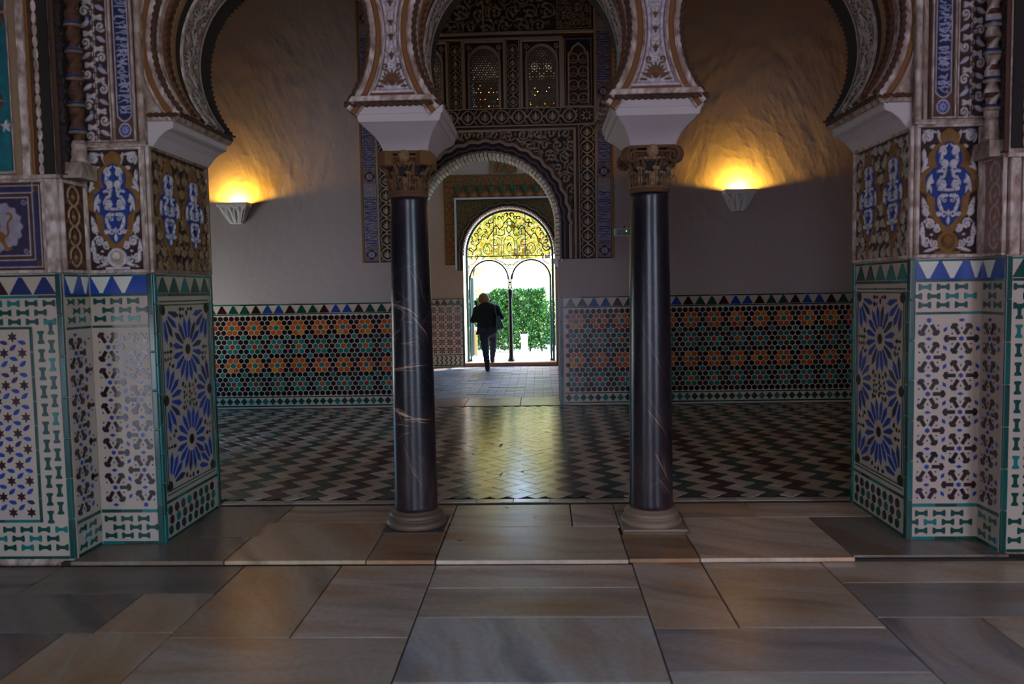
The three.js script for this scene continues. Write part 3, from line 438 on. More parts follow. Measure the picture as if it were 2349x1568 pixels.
// carved fields between the arches, above each column
function spandrel(i, label) {
  const [c0, R0] = ARC[i], [c1, R1] = ARC[i + 1], xm = (c0 + R0 + c1 - R1) / 2, W = 0.6, H = 1.6, y0 = 2.86;
  const t = thing('arch_spandrel', label, 'spandrel', [xm, y0, WF]);
  const wide = (y, d, side) => side < 0 ? c0 + Math.sqrt((R0 + d) ** 2 - (y - CY) ** 2) - xm : c1 - Math.sqrt((R1 + d) ** 2 - (y - CY) ** 2) - xm;
  const bar = (name, ya, yb, z, m) => part(t, name, slab(poly([[wide(ya, 0.004, -1), ya - y0], [wide(ya, 0.004, 1), ya - y0], [wide(yb, 0.004, 1), yb - y0], [wide(yb, 0.004, -1), yb - y0]]), z + 0.01, 0.004).translate(0, 0, -0.01), m);
  bar('white_bar', 2.878, 2.912, 0.034, M.stuccoPale); bar('brown_band', 2.912, 2.932, 0.016, i ? M.ochre : M.redBrown);
  part(t, 'rope_bar', rope([[wide(2.866, 0, -1) - 0.012, 0.004, 0.012], [0, 0.004, 0.012], [wide(2.866, 0, 1) + 0.012, 0.004, 0.012]], 0.017, 0.04), M.brown);
  const white = '#bdb0b4', line = '#8d5a4c', br = i ? '#5d3c1c' : '#5a341c', blue = '#7d84a8';
  const F = new Relief(W, H, 0.005, 600, 1600, white), Y = (y) => 1600 - (y - y0) * 1000, X = (x) => x * 1000 + 300;
  for (const [s, c, R] of [[-1, c0, R0], [1, c1, R1]]) for (const [d, lw, h, cc] of [[0.112, 8, 0.1, '#6b3a2a'], [0.125, 12, 0.9, '#c3b7bb'], [0.137, 5, 0.1, line]]) F.line((x) => { for (let k = 0; k <= 60; k++) { const y = 2.945 + k * 0.022, e = (R + d) ** 2 - (y - CY) ** 2; if (e <= 0) continue; const px = X(s < 0 ? c + Math.sqrt(e) - xm : c - Math.sqrt(e) - xm); k ? x.lineTo(px, Y(y)) : x.moveTo(px, Y(y)); } }, lw, h, cc);
  F.line((x) => { x.moveTo(60, Y(2.945)); x.lineTo(540, Y(2.945)); }, 10, 0.85, '#c3b7bb'); F.line((x) => { x.moveTo(70, Y(2.957)); x.lineTo(530, Y(2.957)); }, 5, 0.1, line);
  const C = 300, up = -Math.PI / 2, mir = C;
  // shell palmette on the bar, then buds climbing the axis
  for (let k = 0; k < 9; k++) { const a = up + (k - 4) * 0.34; F.leaf(C, Y(3.0), a, 96 - Math.abs(k - 4) * 5, 15, 0.75, br); F.line((x) => { x.moveTo(C, Y(3.0)); x.lineTo(C + Math.cos(a) * 80, Y(3.0) + Math.sin(a) * 80); }, 3, 0.35, '#7a5030'); }
  F.blob(C, Y(3.0), 22, 20, 0.9, br); F.leaf(C + 20, Y(2.98), -0.5, 85, 14, 0.6, br, mir); F.leaf(C + 50, Y(2.975), -0.05, 60, 12, 0.6, br, mir); F.spiral(C + 40, Y(3.1), 24, 1.1, 2, -1, 11, 0.7, br, mir);
  for (const [y, k] of [[3.17, 1], [3.29, 0.85], [3.38, 0.8], [3.5, 0.9], [3.62, 1], [3.75, 1.1], [3.9, 1.2], [4.05, 1.3]]) { F.leaf(C, Y(y - 0.03), up, 62 * k, 17 * k, 0.7, br); F.leaf(C + 4, Y(y - 0.01), up + 0.62, 60 * k, 10, 0.7, br, mir); F.spiral(C + 30 * k, Y(y + 0.02), 18 * k, 1.3, 0, 1, 5, 0.8, '#c5b9bd', mir); F.line((x) => { x.moveTo(C + 2, Y(y - 0.05)); x.quadraticCurveTo(C + 46 * k, Y(y - 0.02), C + 26 * k, Y(y + 0.05)); }, 4, 0.1, line, mir); F.leaf(C + 30 * k, Y(y - 0.02), -0.9, 32, 7, 0.5, blue, mir); }
  for (let k = 0; k < 26; k++) { const y = 2.97 + k * 0.045; F.spiral(C + 60 + (k < 4 ? 60 - k * 12 : 0) + 10 * (k % 2), Y(y), 13, 1.1, k, k % 2 ? 1 : -1, 3.5, 0.12, line, mir); }
  for (const [c, R] of [[c0, R0], [c1, R1]]) F.cut((x) => x.arc(X(c - xm), Y(CY), (R + 0.09) * 1000, 0, TAU));
  F.cut((x) => x.rect(0, Y(2.925), 600, 200));
  part(t, 'carved_field', F.build(0.014, (u, v, h) => [u - 0.3, v, h], 1), M.relief);
}
spandrel(0, 'carved stucco spandrel above the cream-veined column, brown shell at its foot');
spandrel(1, 'carved stucco spandrel above the scrolled capital, ochre band at its foot');

// coved stone imposts at the two piers
for (const [s, xj, label] of [[1, -2.54, 'coved stone impost jutting from the left pier under the left arch'], [-1, 2.345, 'coved stone impost jutting from the right pier under the right arch']]) {
  const t = thing('pier_impost', label, 'impost', [xj, 0, -5.985]);
  const p = [[-0.02, 2.62], [0.012, 2.62], [0.03, 2.64], [0.07, 2.69], [0.12, 2.73], [0.155, 2.742], [0.165, 2.75], [0.165, 2.785], [0.178, 2.79], [-0.02, 2.79]].map(([x, y]) => [x * s, y]);
  part(t, 'cove', slab(poly(s > 0 ? p : p.reverse()), 0.875, 0.004), M.impost);
  const q = [[-0.02, 2.79], [0.19, 2.79], [0.205, 2.805], [0.215, 2.83], [0.205, 2.852], [-0.02, 2.852]].map(([x, y]) => [x * s, y]);
  part(t, 'lip', slab(poly(s > 0 ? q : q.reverse()), 0.88, 0.004), M.stucco);
  part(t, 'rope_edge', rope([[0.212 * s, 2.83, 0.01], [0.212 * s, 2.83, 0.45], [0.212 * s, 2.83, 0.885]], 0.013, 0.04), M.brown);
  part(t, 'rope_edge', rope([[0.0, 2.83, 0.885], [0.1 * s, 2.83, 0.885], [0.212 * s, 2.83, 0.885]], 0.013, 0.04), M.brown);
}

// ---------------------------------------------------------------- glazed tile shapes
const TH = 0.0045, BV = 0.0012;
const hexGeo = (r, th = TH) => slab(poly(Array.from({ length: 6 }, (_, i) => [Math.cos(i * TAU / 6 + Math.PI / 6) * r, Math.sin(i * TAU / 6 + Math.PI / 6) * r])), th, BV);
function crenelGeo(w, h, n = 6, top = 0.12) { // a stepped battlement pyramid, base at y = 0
  const L = []; for (let i = 0; i < n; i++) { const a = w / 2 * (1 - (1 - top) * i / n), q = Math.max(0.004, a - w / 2 * (1 - top) / n * 0.9); L.push([a, h * (i + 0.05) / n], [q * 0.7 + a * 0.3, h * (i + 0.96) / n]); }
  return slab(poly([...L, ...L.slice().reverse().map(([x, y]) => [-x, y])]), TH, 0.0008);
}
function boneGeo(l, h) { // double axe tile: hollow long sides, bulged ends
  const s = new THREE.Shape(), a = l / 2, b = h / 2, k = b * 0.48; s.moveTo(-a * 0.92, -b); s.quadraticCurveTo(-a * 0.5, -b * 0.9, -a * 0.38, -k); s.lineTo(a * 0.38, -k); s.quadraticCurveTo(a * 0.5, -b * 0.9, a * 0.92, -b); s.quadraticCurveTo(a * 1.06, 0, a * 0.92, b); s.quadraticCurveTo(a * 0.5, b * 0.9, a * 0.38, k); s.lineTo(-a * 0.38, k); s.quadraticCurveTo(-a * 0.5, b * 0.9, -a * 0.92, b); s.quadraticCurveTo(-a * 1.06, 0, -a * 0.92, -b); return slab(s, TH, BV, 3);
}
const arrowGeo = (r0, r1, w, hw) => slab(poly([[r0, -w / 2], [r1 - 0.03, -w / 2], [r1 - 0.033, -hw / 2], [r1 - 0.012, -hw / 2], [r1, 0], [r1 - 0.012, hw / 2], [r1 - 0.033, hw / 2], [r1 - 0.03, w / 2], [r0, w / 2]]), TH, BV);
const rhombGeo = (a, b) => slab(poly([[-a, 0], [0, -b], [a, 0], [0, b]]), TH, BV);
const starGeo = (r, q, n) => slab(poly(Array.from({ length: n * 2 }, (_, i) => { const a = i * Math.PI / n + Math.PI / 2, k = i % 2 ? q : r; return [Math.cos(a) * k, Math.sin(a) * k]; })), TH, BV);
const kiteGeo = (r0, rm, r1, w) => slab(poly([[r0, -w * 0.18], [rm, -w / 2], [r1, 0], [rm, w / 2], [r0, w * 0.18]]), TH, BV);
const curlGeo = (l, w) => { const s = new THREE.Shape(); s.moveTo(-l / 2, 0); s.bezierCurveTo(-l * 0.3, -w, l * 0.2, -w * 0.7, l / 2, w * 0.25); s.bezierCurveTo(l * 0.2, w * 0.75, -l * 0.2, w * 0.9, -l / 2, 0); return slab(s, TH, BV, 5); };
// lay tiles [geometry, colour, x, y, turn]: the first `most` as parts, what is past it as one part
function lay(t, name, list, most = 300, z = 0) {
  const rest = [];
  list.forEach(([g, k, x, y, r = 0], i) => {
    const dz = z + rr(-0.0006, 0.0004);
    if (i < most) { const p = part(t, name, g, TM(k)); p.position.set(x, y, dz); p.rotation.z = r; } else rest.push(tint(g.clone().rotateZ(r).translate(x, y, dz), TILE[k] ?? k));
  });
  if (rest.length) part(t, name + '_infill', mergeGeometries(rest), M.tileMix).userData.kind = 'stuff';
}
const vary = (k) => rnd() < 0.22 ? { green: 'teal', teal: 'green', dark: 'black', orange: 'amber', blue: 'navy', plum: 'dark', red: 'orange' }[k] ?? k : k;
function strips(t, name, x0, x1, y0, y1, len, k, most) { for (let x = x0; x < x1 - 0.01; x += len) part(t, name, rspan(x + 0.0015, Math.min(x + len, x1) - 0.0015, y0, y1, -0.001, TH + 0.001, 0.0015), TM(vary(k))); }
function boneRows(w, x0, rows, g, tag2 = 0.113, k = 'green', vertical) {
  const L = []; rows.forEach((y, j) => { for (let i = 0; ; i++) { const x = x0 + (j % 2 ? 0 : tag2 / 2) + i * tag2; if (x + 0.036 > w) break; if (x < 0.036) continue; L.push([g, vary(k), x, y, 0]); } }); return L;
}
const bone = boneGeo(0.082, 0.044), boneV = boneGeo(0.084, 0.045), cren = crenelGeo(0.142, 0.108), arrow = arrowGeo(0.032, 0.112, 0.024, 0.047), rhomb = rhombGeo(0.021, 0.012), star6 = starGeo(0.018, 0.012, 6), dot = rhombGeo(0.008, 0.006), star6b = starGeo(0.034, 0.017, 6), curl = curlGeo(0.056, 0.022);
const TOP = 1.805;
function dadoBase(t, w, h = TOP, m = M.groutDim) { part(t, 'backing', span(0, w, 0, h, -0.0045, 0), m); }
function cornerBar(t, x, h, n = 7, k = 'green') { const s = h / n; for (let i = 0; i < n; i++) part(t, 'corner_tile', rspan(x - 0.019, x + 0.019, i * s + 0.0015, (i + 1) * s - 0.0015, -0.0045, 0.012, 0.006), TM(i % 3 === 1 ? '#0b4a40' : k)); }
// pier front: battlements, axe tiles, arrow stars, axe tiles
function frontDado(label, pos, turn, w, ax, ay, bar, plus = []) {
  const t = thing('tile_dado', label, 'tiled dado', pos, turn); dadoBase(t, w);
  const xa = bar < 0 ? 0.04 : 0.006, xb = bar > 0 ? w - 0.04 : w - 0.006;
  if (bar) cornerBar(t, bar < 0 ? 0.017 : w - 0.017, TOP);
  part(t, 'blue_ground', span(xa, xb, 1.672, 1.8, -0.001, 0.001), TM('blue'));
  const inv = []; for (let x = xa + 0.074; x < xb - 0.03; x += 0.148) inv.push([crenelGeo(Math.min(0.128, 2 * (xb - x), 2 * (x - xa)), 0.108).rotateZ(Math.PI).translate(0, 0.108, 0), 'white', x, 1.68]); lay(t, 'battlement_tile', inv);
  for (const [a, b] of [[1.789, 1.8], [1.658, 1.674], [1.452, 1.468], [0.214, 0.236], [0.0, 0.02]]) strips(t, 'border_strip', xa, xb, a, b, 0.14, 'green');
  lay(t, 'axe_tile', [...boneRows(xb, xa, [1.626, 1.568, 1.512], bone), ...boneRows(xb, xa, [0.172, 0.114, 0.058], bone)]);
  const A = [], B = [], D = [], a = 0.235, sx = a * 0.866, ins = (x, y, m) => x > xa + m && x < xb - m && y > 0.245 + m && y < 1.445 - m;
  for (let i = -4; i < 5; i++) for (let j = -7; j < 8; j++) {
    const x = ax + i * sx, y = ay + (j + (((i % 2) + 2) % 2) / 2) * a;
    if (ins(x, y, 0.012)) B.push([star6, 'blue', x, y]);
    for (let k = 0; k < 6; k++) { const th = k * Math.PI / 3; if (ins(x + Math.cos(th) * 0.075, y + Math.sin(th) * 0.075, 0.03)) A.push([arrow, vary('plum'), x, y, th]); }
    for (let k = 0; k < 3; k++) { const th = Math.PI / 2 + k * Math.PI / 3, px = x + Math.cos(th) * a / 2, py = y + Math.sin(th) * a / 2; if (ins(px, py, 0.018)) B.push([rhomb, 'blue', px, py, th + Math.PI / 2]); }
    for (let k = 0; k < 6; k++) { const th = Math.PI / 6 + k * Math.PI / 3, px = x + Math.cos(th) * 0.066, py = y + Math.sin(th) * 0.066; if (ins(px, py, 0.01)) D.push([dot, vary('navy'), px, py, th]); }
  }
  lay(t, 'arrow_tile', A); lay(t, 'diamond_tile', B); lay(t, 'small_diamond_tile', D);
  return t;
}
frontDado('blue and white tiled front of the left pier, catching a blue gleam', [-2.965, 0, -5.07], 0, 0.425, 0.31, 1.207, 1);
frontDado('tiled front of the right pier with purple arrow stars', [2.335, 0, -5.07], 0, 0.455, 0.125, 1.18, -1);
frontDado('narrow tiled return left of the left pier front', [-2.965, 0, -4.79], Math.PI / 2, 0.275, 0.09, 1.3, 0);
frontDado('narrow tiled return right of the right pier front', [2.783, 0, -5.068], -Math.PI / 2, 0.245, 0.1, 1.3, 0);
// pier jamb: wheel of petals, two full and halves at the edges
function jambDado(label, pos, turn, flip) {
  const w = 0.9, t = thing('tile_dado', label, 'tiled dado', pos, turn); dadoBase(t, w);
  cornerBar(t, 0.012, TOP, 9, 'teal'); cornerBar(t, w - 0.012, TOP, 9, 'green');
  const xa = 0.035, xb = w - 0.035;
  const C = []; const cg = crenelGeo(0.15, 0.105); for (let x = xa + 0.09; x < xb - 0.06; x += 0.165) C.push([cg, vary('green'), x, 1.675]); lay(t, 'battlement_tile', C);
  for (const [a, b] of [[1.785, 1.8], [1.652, 1.672], [0.252, 0.272], [0, 0.018]]) strips(t, 'border_strip', xa, xb, a, b, 0.15, 'green');
  for (const [a, b] of [[1.612, 1.622], [1.588, 1.596], [0.302, 0.31], [0.326, 0.334]]) strips(t, 'border_strip', xa + 0.03, xb - 0.03, a, b, 0.07, 'green');
  for (const x of [xa + 0.025, xa + 0.05, xb - 0.05, xb - 0.025]) part(t, 'border_strip', rspan(x - 0.004, x + 0.004, 0.33, 1.6, 0, TH, 0.001), TM('green'));
  const cx = 0.46, ctr = [[cx, 1.272], [cx, 0.622], [xa + 0.07, 0.947], [xb - 0.07, 0.947], [xa + 0.07, 0.36], [xb - 0.07, 0.36], [xa + 0.07, 1.56], [xb - 0.07, 1.56]], P = [], Q = [];
  const ins = (x, y, m) => x > xa + 0.06 + m && x < xb - 0.06 - m && y > 0.345 + m && y < 1.58 - m;
  const pet = kiteGeo(0.085, 0.185, 0.232, 0.044), hub = starGeo(0.038, 0.033, 16), sm = kiteGeo(-0.02, 0.002, 0.02, 0.03), sm2 = rhombGeo(0.017, 0.011);
  for (const [x, y] of ctr) {
    if (x > xa && x < xb) P.push([hub, 'dark', x, y]);
    for (let k = 0; k < 16; k++) { const th = k * TAU / 16 + TAU / 32; if (ins(x + Math.cos(th) * 0.16, y + Math.sin(th) * 0.16, 0.02)) P.push([pet, vary('blue'), x, y, th]); }
    for (const [r, k2, g, n] of [[0.262, 'dark', sm, 16], [0.305, 'plum', sm2, 16], [0.345, 'green', sm2, 24]]) for (let k = 0; k < n; k++) { const th = k * TAU / n, px = x + Math.cos(th) * r, py = y + Math.sin(th) * r; if (ins(px, py, 0.012) && ctr.every(([ex, ey]) => (ex === x && ey === y) || Math.hypot(ex - px, ey - py) > 0.245) && Q.every((o) => Math.hypot(o[2] - px, o[3] - py) > 0.03)) Q.push([g, k2, px, py, th]); }
  }
  for (let j = 0; j < 34; j++) for (let i = 0; i < 22; i++) { const px = xa + 0.08 + i * 0.04 + (j % 2) * 0.02, py = 0.36 + j * 0.036; if (ins(px, py, 0.012) && ctr.every(([ex, ey]) => Math.hypot(ex - px, ey - py) > 0.247) && Q.every((o) => Math.hypot(o[2] - px, o[3] - py) > 0.031)) Q.push([sm2, ['dark', 'plum', 'green', 'plum'][(i + j) % 4], px, py, (i * 7 + j * 3) % 5]); }
  lay(t, 'petal_tile', P); lay(t, 'small_tile', Q);
  const H = [], hg = hexGeo(0.034); for (let j = 0; j < 3; j++) for (let i = 0; i < 9; i++) H.push([hg, (i + j) % 3 === 1 ? 'plum' : vary('green'), xa + 0.055 + i * 0.096 + (j % 2) * 0.02, 0.2 - j * 0.068]); lay(t, 'lozenge_tile', H.filter((o) => o[2] < xb - 0.03));
}
jambDado('inner side of the left pier tiled with blue petal wheels', [-2.54, 0, -5.075], Math.PI / 2, false);
jambDado('inner side of the right pier tiled with blue petal wheels', [2.345, 0, -5.975], -Math.PI / 2, true);
// outer gallery walls: rows of axe tiles framing a field of six-pointed stars
function outerDado(label, pos, right) {
  const w = 1.5, t = thing('tile_dado', label, 'tiled dado', pos, 0), X = (x) => right ? w - x : x; dadoBase(t, w);
  cornerBar(t, X(w - 0.017), TOP);
  const xb = w - 0.04, mir = (L) => L.map(([g, k, x, y, r]) => [g, k, X(x), y, r]), S = (x0, x1, y0, y1, len, k) => strips(t, 'border_strip', right ? w - x1 : x0, right ? w - x0 : x1, y0, y1, len, k);
  const C = []; for (let x = xb - 0.07; x > 0.07; x -= 0.152) C.push([cren, right ? vary('green') : ['navy', 'plum', 'navy'][Math.floor(rnd() * 3)], x, 1.676]); lay(t, 'battlement_tile', mir(C));
  for (const [a, b] of [[1.788, 1.8], [1.655, 1.672], [0, 0.018]]) S(0, xb, a, b, 0.15, 'green');
  S(0, xb - 0.165, 1.462, 1.478, 0.15, 'green'); S(0, xb - 0.165, 0.236, 0.254, 0.15, 'green');
  for (let y = 0.236; y < 1.47; y += 0.155) part(t, 'border_strip', rspan(X(xb - 0.172) - 0.009, X(xb - 0.172) + 0.009, y, Math.min(y + 0.152, 1.478), -0.001, TH + 0.001, 0.0015), TM('green'));
  const bonesH = [...boneRows(xb, 0, [1.622, 1.565, 1.508], bone), ...boneRows(xb, 0, [0.19, 0.132, 0.074], bone)].sort((a, b) => b[2] - a[2]);
  const V = []; for (let y = 0.27, j = 0; y < 1.47; y += 0.057, j++) for (const c of [0, 1]) if ((j + c) % 2) V.push([boneV, vary('green'), xb - 0.045 - c * 0.066, y, Math.PI / 2]);
  lay(t, 'axe_tile', mir([...V, ...bonesH])); 
  const a = 0.117, st = [], lf = []; for (let j = 0; j < 13; j++) for (let i = 0; i < 13; i++) { const x = xb - 0.235 - i * a - (j % 2 ? 0.5 * a : 0), y = 0.3 + j * a * 0.866; if (x < 0.03 || y > 1.44) continue; st.push([star6b, vary('plum'), x, y]); for (const [k, s] of [[0, 1], [1, -1]]) { const px = x + a / 2, py = y + s * a * 0.289; if (py > 0.275 && py < 1.44 && px < xb - 0.2) lf.push([curl, vary('blue'), px, py, (right ? -1 : 1) * (0.6 + k * 2.1)]); } }
  lay(t, 'star_tile', mir(st)); lay(t, 'curl_tile', mir(lf));
}
outerDado('tiled gallery wall at far left with dark stars in a green frame', [-4.47, 0, -4.78], false);
outerDado('tiled gallery wall at far right, upright green axe tiles', [2.785, 0, -4.82], true);

// ---------------------------------------------------------------- carved stucco on the piers
const WH = '#bcaca8', GRD = '#351a17', OCH = '#7a4f1f', BLU = '#1b3070';
function lobes(x, pts, cx) { x.moveTo(cx, pts[0][1]); const go = (P, s) => { for (let i = 1; i < P.length; i++) { const [ax, ay] = P[i - 1], [bx, by] = P[i]; x.quadraticCurveTo(cx + s * (Math.max(ax, bx) + (i % 2 ? 6 : -2)), (ay + by) / 2, cx + s * bx, by); } }; go(pts, 1); go(pts.slice().reverse(), -1); x.closePath(); }
const INNER = [[0, 150], [62, 188], [130, 238], [150, 330], [122, 412], [186, 452], [248, 520], [258, 610], [206, 690], [152, 722], [142, 800], [130, 895], [72, 965], [0, 1035]];
const OUTER = [[0, 8], [44, 30], [112, 96], [92, 158], [182, 228], [240, 335], [222, 418], [318, 506], [335, 620], [240, 702], [216, 850], [160, 962], [100, 1018], [56, 1100], [0, 1140]];
function medallion(F, scrolls = true) { // drawn in a 660 x 1330 frame
  const c = 330, m = c;
  if (scrolls) {
    F.spiral(96, 98, 66, 1.7, 2.2, 1, 30, 0.75, WH, m); F.leaf(30, 30, 0.15, 190, 30, 0.7, WH, m); F.leaf(196, 20, 1.25, 190, 34, 0.7, WH, m); F.blob(150, 200, 34, 24, 0.7, WH, m); F.leaf(46, 210, 1.45, 220, 46, 0.75, WH, m); F.line((x) => { x.moveTo(80, 250); x.lineTo(92, 380); }, 12, 0.1, GRD, m);
    F.leaf(112, 300, 2.1, 190, 34, 0.7, WH, m); F.leaf(20, 470, -0.6, 150, 28, 0.65, WH, m); F.spiral(48, 560, 40, 1.3, 0, 1, 18, 0.6, WH, m);
    F.leaf(40, 720, 1.3, 240, 44, 0.75, WH, m); F.spiral(92, 880, 62, 1.6, 0.6, -1, 28, 0.78, WH, m); F.leaf(140, 800, 1.9, 160, 26, 0.6, WH, m);
    F.spiral(120, 1010, 58, 1.5, 3.6, 1, 28, 0.75, WH, m); F.spiral(214, 1060, 54, 1.5, 0.2, -1, 26, 0.75, WH, m); F.leaf(40, 980, 1.5, 260, 40, 0.7, WH, m); F.spiral(88, 1190, 52, 1.5, 1.2, 1, 25, 0.75, WH, m); F.spiral(180, 1210, 48, 1.4, 4, -1, 24, 0.75, WH, m); F.leaf(60, 1300, -0.25, 190, 28, 0.7, WH, m); F.leaf(250, 960, 2.1, 120, 26, 0.6, WH, m); F.leaf(262, 1120, 0.9, 110, 26, 0.65, WH, m); F.blob(24, 1100, 18, 30, 0.65, WH, m); F.blob(150, 1120, 20, 14, 0.7, WH, m);
  }
  F.fill((x) => lobes(x, OUTER, c), 0.5, OCH); F.fill((x) => lobes(x, INNER, c), 0.12, BLU);
  F.spiral(c + 62, 252, 50, 1.3, 4.4, 1, 30, 0.85, WH, m); F.leaf(c + 40, 200, 1.2, 190, 36, 0.85, WH, m); F.leaf(c + 8, 168, 0.9, 90, 16, 0.8, WH, m);
  F.spiral(c + 56, 380, 48, 1.5, 1.2, 1, 27, 0.85, WH, m); F.leaf(c + 60, 330, 1.7, 150, 26, 0.8, WH, m); F.leaf(c + 16, 430, 1.0, 120, 20, 0.8, WH, m);
  F.fill((x) => { x.moveTo(c, 280); x.lineTo(c + 40, 330); x.lineTo(c, 305); x.lineTo(c - 40, 330); x.closePath(); }, 0.1, BLU);
  F.line((x) => { x.moveTo(c + 120, 460); x.bezierCurveTo(c + 20, 430, c + 30, 540, c + 90, 520); }, 34, 0.85, WH, m); F.spiral(c + 72, 590, 58, 1.6, 5.2, 1, 28, 0.88, WH, m);
  F.leaf(c + 190, 480, 1.3, 210, 44, 0.85, WH, m); F.leaf(c + 225, 540, 1.8, 160, 30, 0.8, WH, m); F.spiral(c + 190, 560, 30, 1.2, 0, 1, 16, 0.8, WH, m);
  F.line((x) => { x.moveTo(c + 8, 655); x.lineTo(c + 110, 645); }, 34, 0.85, WH, m);
  F.line((x) => { x.moveTo(c + 24, 712); x.bezierCurveTo(c + 125, 690, c + 115, 800, c + 78, 850); x.bezierCurveTo(c + 70, 900, c + 110, 930, c + 118, 900); }, 42, 0.85, WH, m);
  F.spiral(c + 40, 760, 30, 1.1, 5, 1, 14, 0.75, WH, m); F.leaf(c + 4, 850, 1.57, 90, 16, 0.8, WH, m); F.spiral(c + 46, 910, 36, 1.4, 3.4, 1, 20, 0.85, WH, m); F.leaf(c, 930, 1.57, 90, 34, 0.85, WH); F.blob(c + 46, 905, 9, 11, 0.1, BLU, m);
  F.fill((x) => { x.moveTo(c, 480); x.lineTo(c + 34, 512); x.lineTo(c, 545); x.lineTo(c - 34, 512); x.closePath(); }, 0.15, '#24304e');
  for (const [x, y, r] of [[30, 215, 7], [66, 300, 8], [100, 270, 7], [92, 345, 7], [22, 330, 6], [60, 440, 9], [100, 420, 8], [26, 580, 8], [118, 610, 8], [150, 560, 9], [176, 520, 8], [196, 600, 10], [170, 640, 7], [210, 500, 7], [140, 500, 7], [40, 690, 8], [96, 740, 9], [56, 800, 9], [100, 820, 7], [30, 870, 8], [84, 880, 8], [24, 960, 7], [60, 650, 7], [120, 690, 7], [60, 250, 6], [10, 760, 7]]) F.blob(c + x, y, r * 0.8, r * 1.3, 0.1, BLU, m);
  if (scrolls) for (let k = 0; k < 70; k++) { const x = rr(14, 316), y = rr(20, 1310), d = Math.hypot((330 - x) / 250, (y - 560) / 620); if (d > 0.98) F.leaf(x, y, rr(0, 6), rr(20, 44), rr(4, 8), 0.12, GRD, m); }
}
function stuccoPanel(label, pos, turn, w, h, draw, U, V, ground = GRD, depth = 0.022, cell = 0.0042, rim = 0.022, rimMat = M.stuccoPale) {
  const t = thing('carved_stucco', label, 'panel', pos, turn), F = new Relief(w - 2 * rim, h - 2 * rim, cell, U, V, ground); draw(F); F.tf = null;
  part(t, 'carving', F.build(depth, (u, v, k) => [u + rim, v + rim, k], 1), M.relief);
  part(t, 'border', merge([rspan(0, w, 0, rim, -0.004, 0.022, 0.005), rspan(0, w, h - rim, h, -0.004, 0.022, 0.005), rspan(0, rim, rim, h - rim, -0.004, 0.022, 0.005), rspan(w - rim, w, rim, h - rim, -0.004, 0.022, 0.005)]), rimMat);
  return t;
}
const boss = (t, x, y, r, m) => part(t, 'boss', new THREE.SphereGeometry(r, 18, 12).scale(1, 1, 0.6).translate(x, y, 0.014), m);
const frontCarve = (pale) => (F) => { medallion(F); F.blob(330, 1195, 122, 108, 0.6, pale ? WH : OCH); F.blob(330, 1195, 84, 76, 0.3, pale ? '#a58e74' : '#5a3a1a'); F.rect(180, 1296, 480, 1330, 0.4, pale ? WH : OCH); };
boss(stuccoPanel('carved stucco on the left pier front, blue medallion over a pale boss', [-2.965, 1.81, -5.07], 0, 0.4, 0.815, frontCarve(true), 660, 1330), 0.2, 0.11, 0.032, M.stuccoPale);
boss(stuccoPanel('carved stucco on the right pier front, blue medallion over an ochre boss', [2.36, 1.81, -5.07], 0, 0.405, 0.83, frontCarve(false), 660, 1330), 0.2, 0.11, 0.032, M.ochre);
const twoMed = (A, B) => (F) => { for (let k = 0; k < 9; k++) for (let j = 0; j < 8; j++) { const x = 50 + k * 100 + (j % 2) * 40, y = 50 + j * 108; F.leaf(x + 24, y + 30, 1.2 + k, 76, 22, 0.6, B); F.leaf(x - 30, y + 40, 2.2 + j, 70, 20, 0.5, B); F.leaf(x + 34, y - 20, 0.4 + j * k, 60, 18, 0.5, A); F.spiral(x, y, 36, 1.4, k + j, (k + j) % 2 ? 1 : -1, 20, 0.7, A); } F.tf = [55, 30, 0.58, 0.62]; medallion(F, false); F.tf = [450, 30, 0.58, 0.62]; medallion(F, false); F.tf = null; for (const x of [246, 641]) { F.leaf(x, 840, -1.57, 150, 46, 0.55, OCH); F.leaf(x, 10, 1.57, 70, 46, 0.5, OCH); } };
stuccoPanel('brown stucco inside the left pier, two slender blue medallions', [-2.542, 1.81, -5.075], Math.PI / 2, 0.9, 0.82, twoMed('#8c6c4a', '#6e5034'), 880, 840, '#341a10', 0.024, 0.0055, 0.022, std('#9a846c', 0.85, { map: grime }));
stuccoPanel('pale stucco inside the right pier, two slender blue medallions', [2.347, 1.81, -5.975], -Math.PI / 2, 0.9, 0.82, twoMed('#a49080', '#8a7464'), 880, 840, '#3e261c', 0.024, 0.0055);
const ovals = (line, fill) => (F) => { for (let k = 0; k < 4; k++) { const y = 90 + k * 150; F.line((x) => { x.moveTo(100, y - 85); x.bezierCurveTo(170, y - 40, 160, y + 40, 100, y + 72); x.bezierCurveTo(40, y + 40, 30, y - 40, 100, y - 85); }, 16, 0.8, line); F.leaf(100, y + 55, -1.57, 110, 24, 0.5, fill); F.leaf(20, y + 70, -1, 70, 18, 0.5, fill); F.leaf(180, y + 70, -2.1, 70, 18, 0.5, fill); F.spiral(100, y, 18, 1.2, 0, 1, 8, 0.7, line); } };
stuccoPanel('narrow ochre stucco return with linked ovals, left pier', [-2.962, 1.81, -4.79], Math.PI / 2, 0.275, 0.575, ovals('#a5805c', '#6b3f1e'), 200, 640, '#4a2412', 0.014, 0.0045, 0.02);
stuccoPanel('narrow pinkish worn stucco return, right pier', [2.781, 1.81, -5.068], -Math.PI / 2, 0.245, 0.6, ovals('#b39a90', '#a5705c'), 200, 640, '#9a7466', 0.008, 0.0045, 0.02);
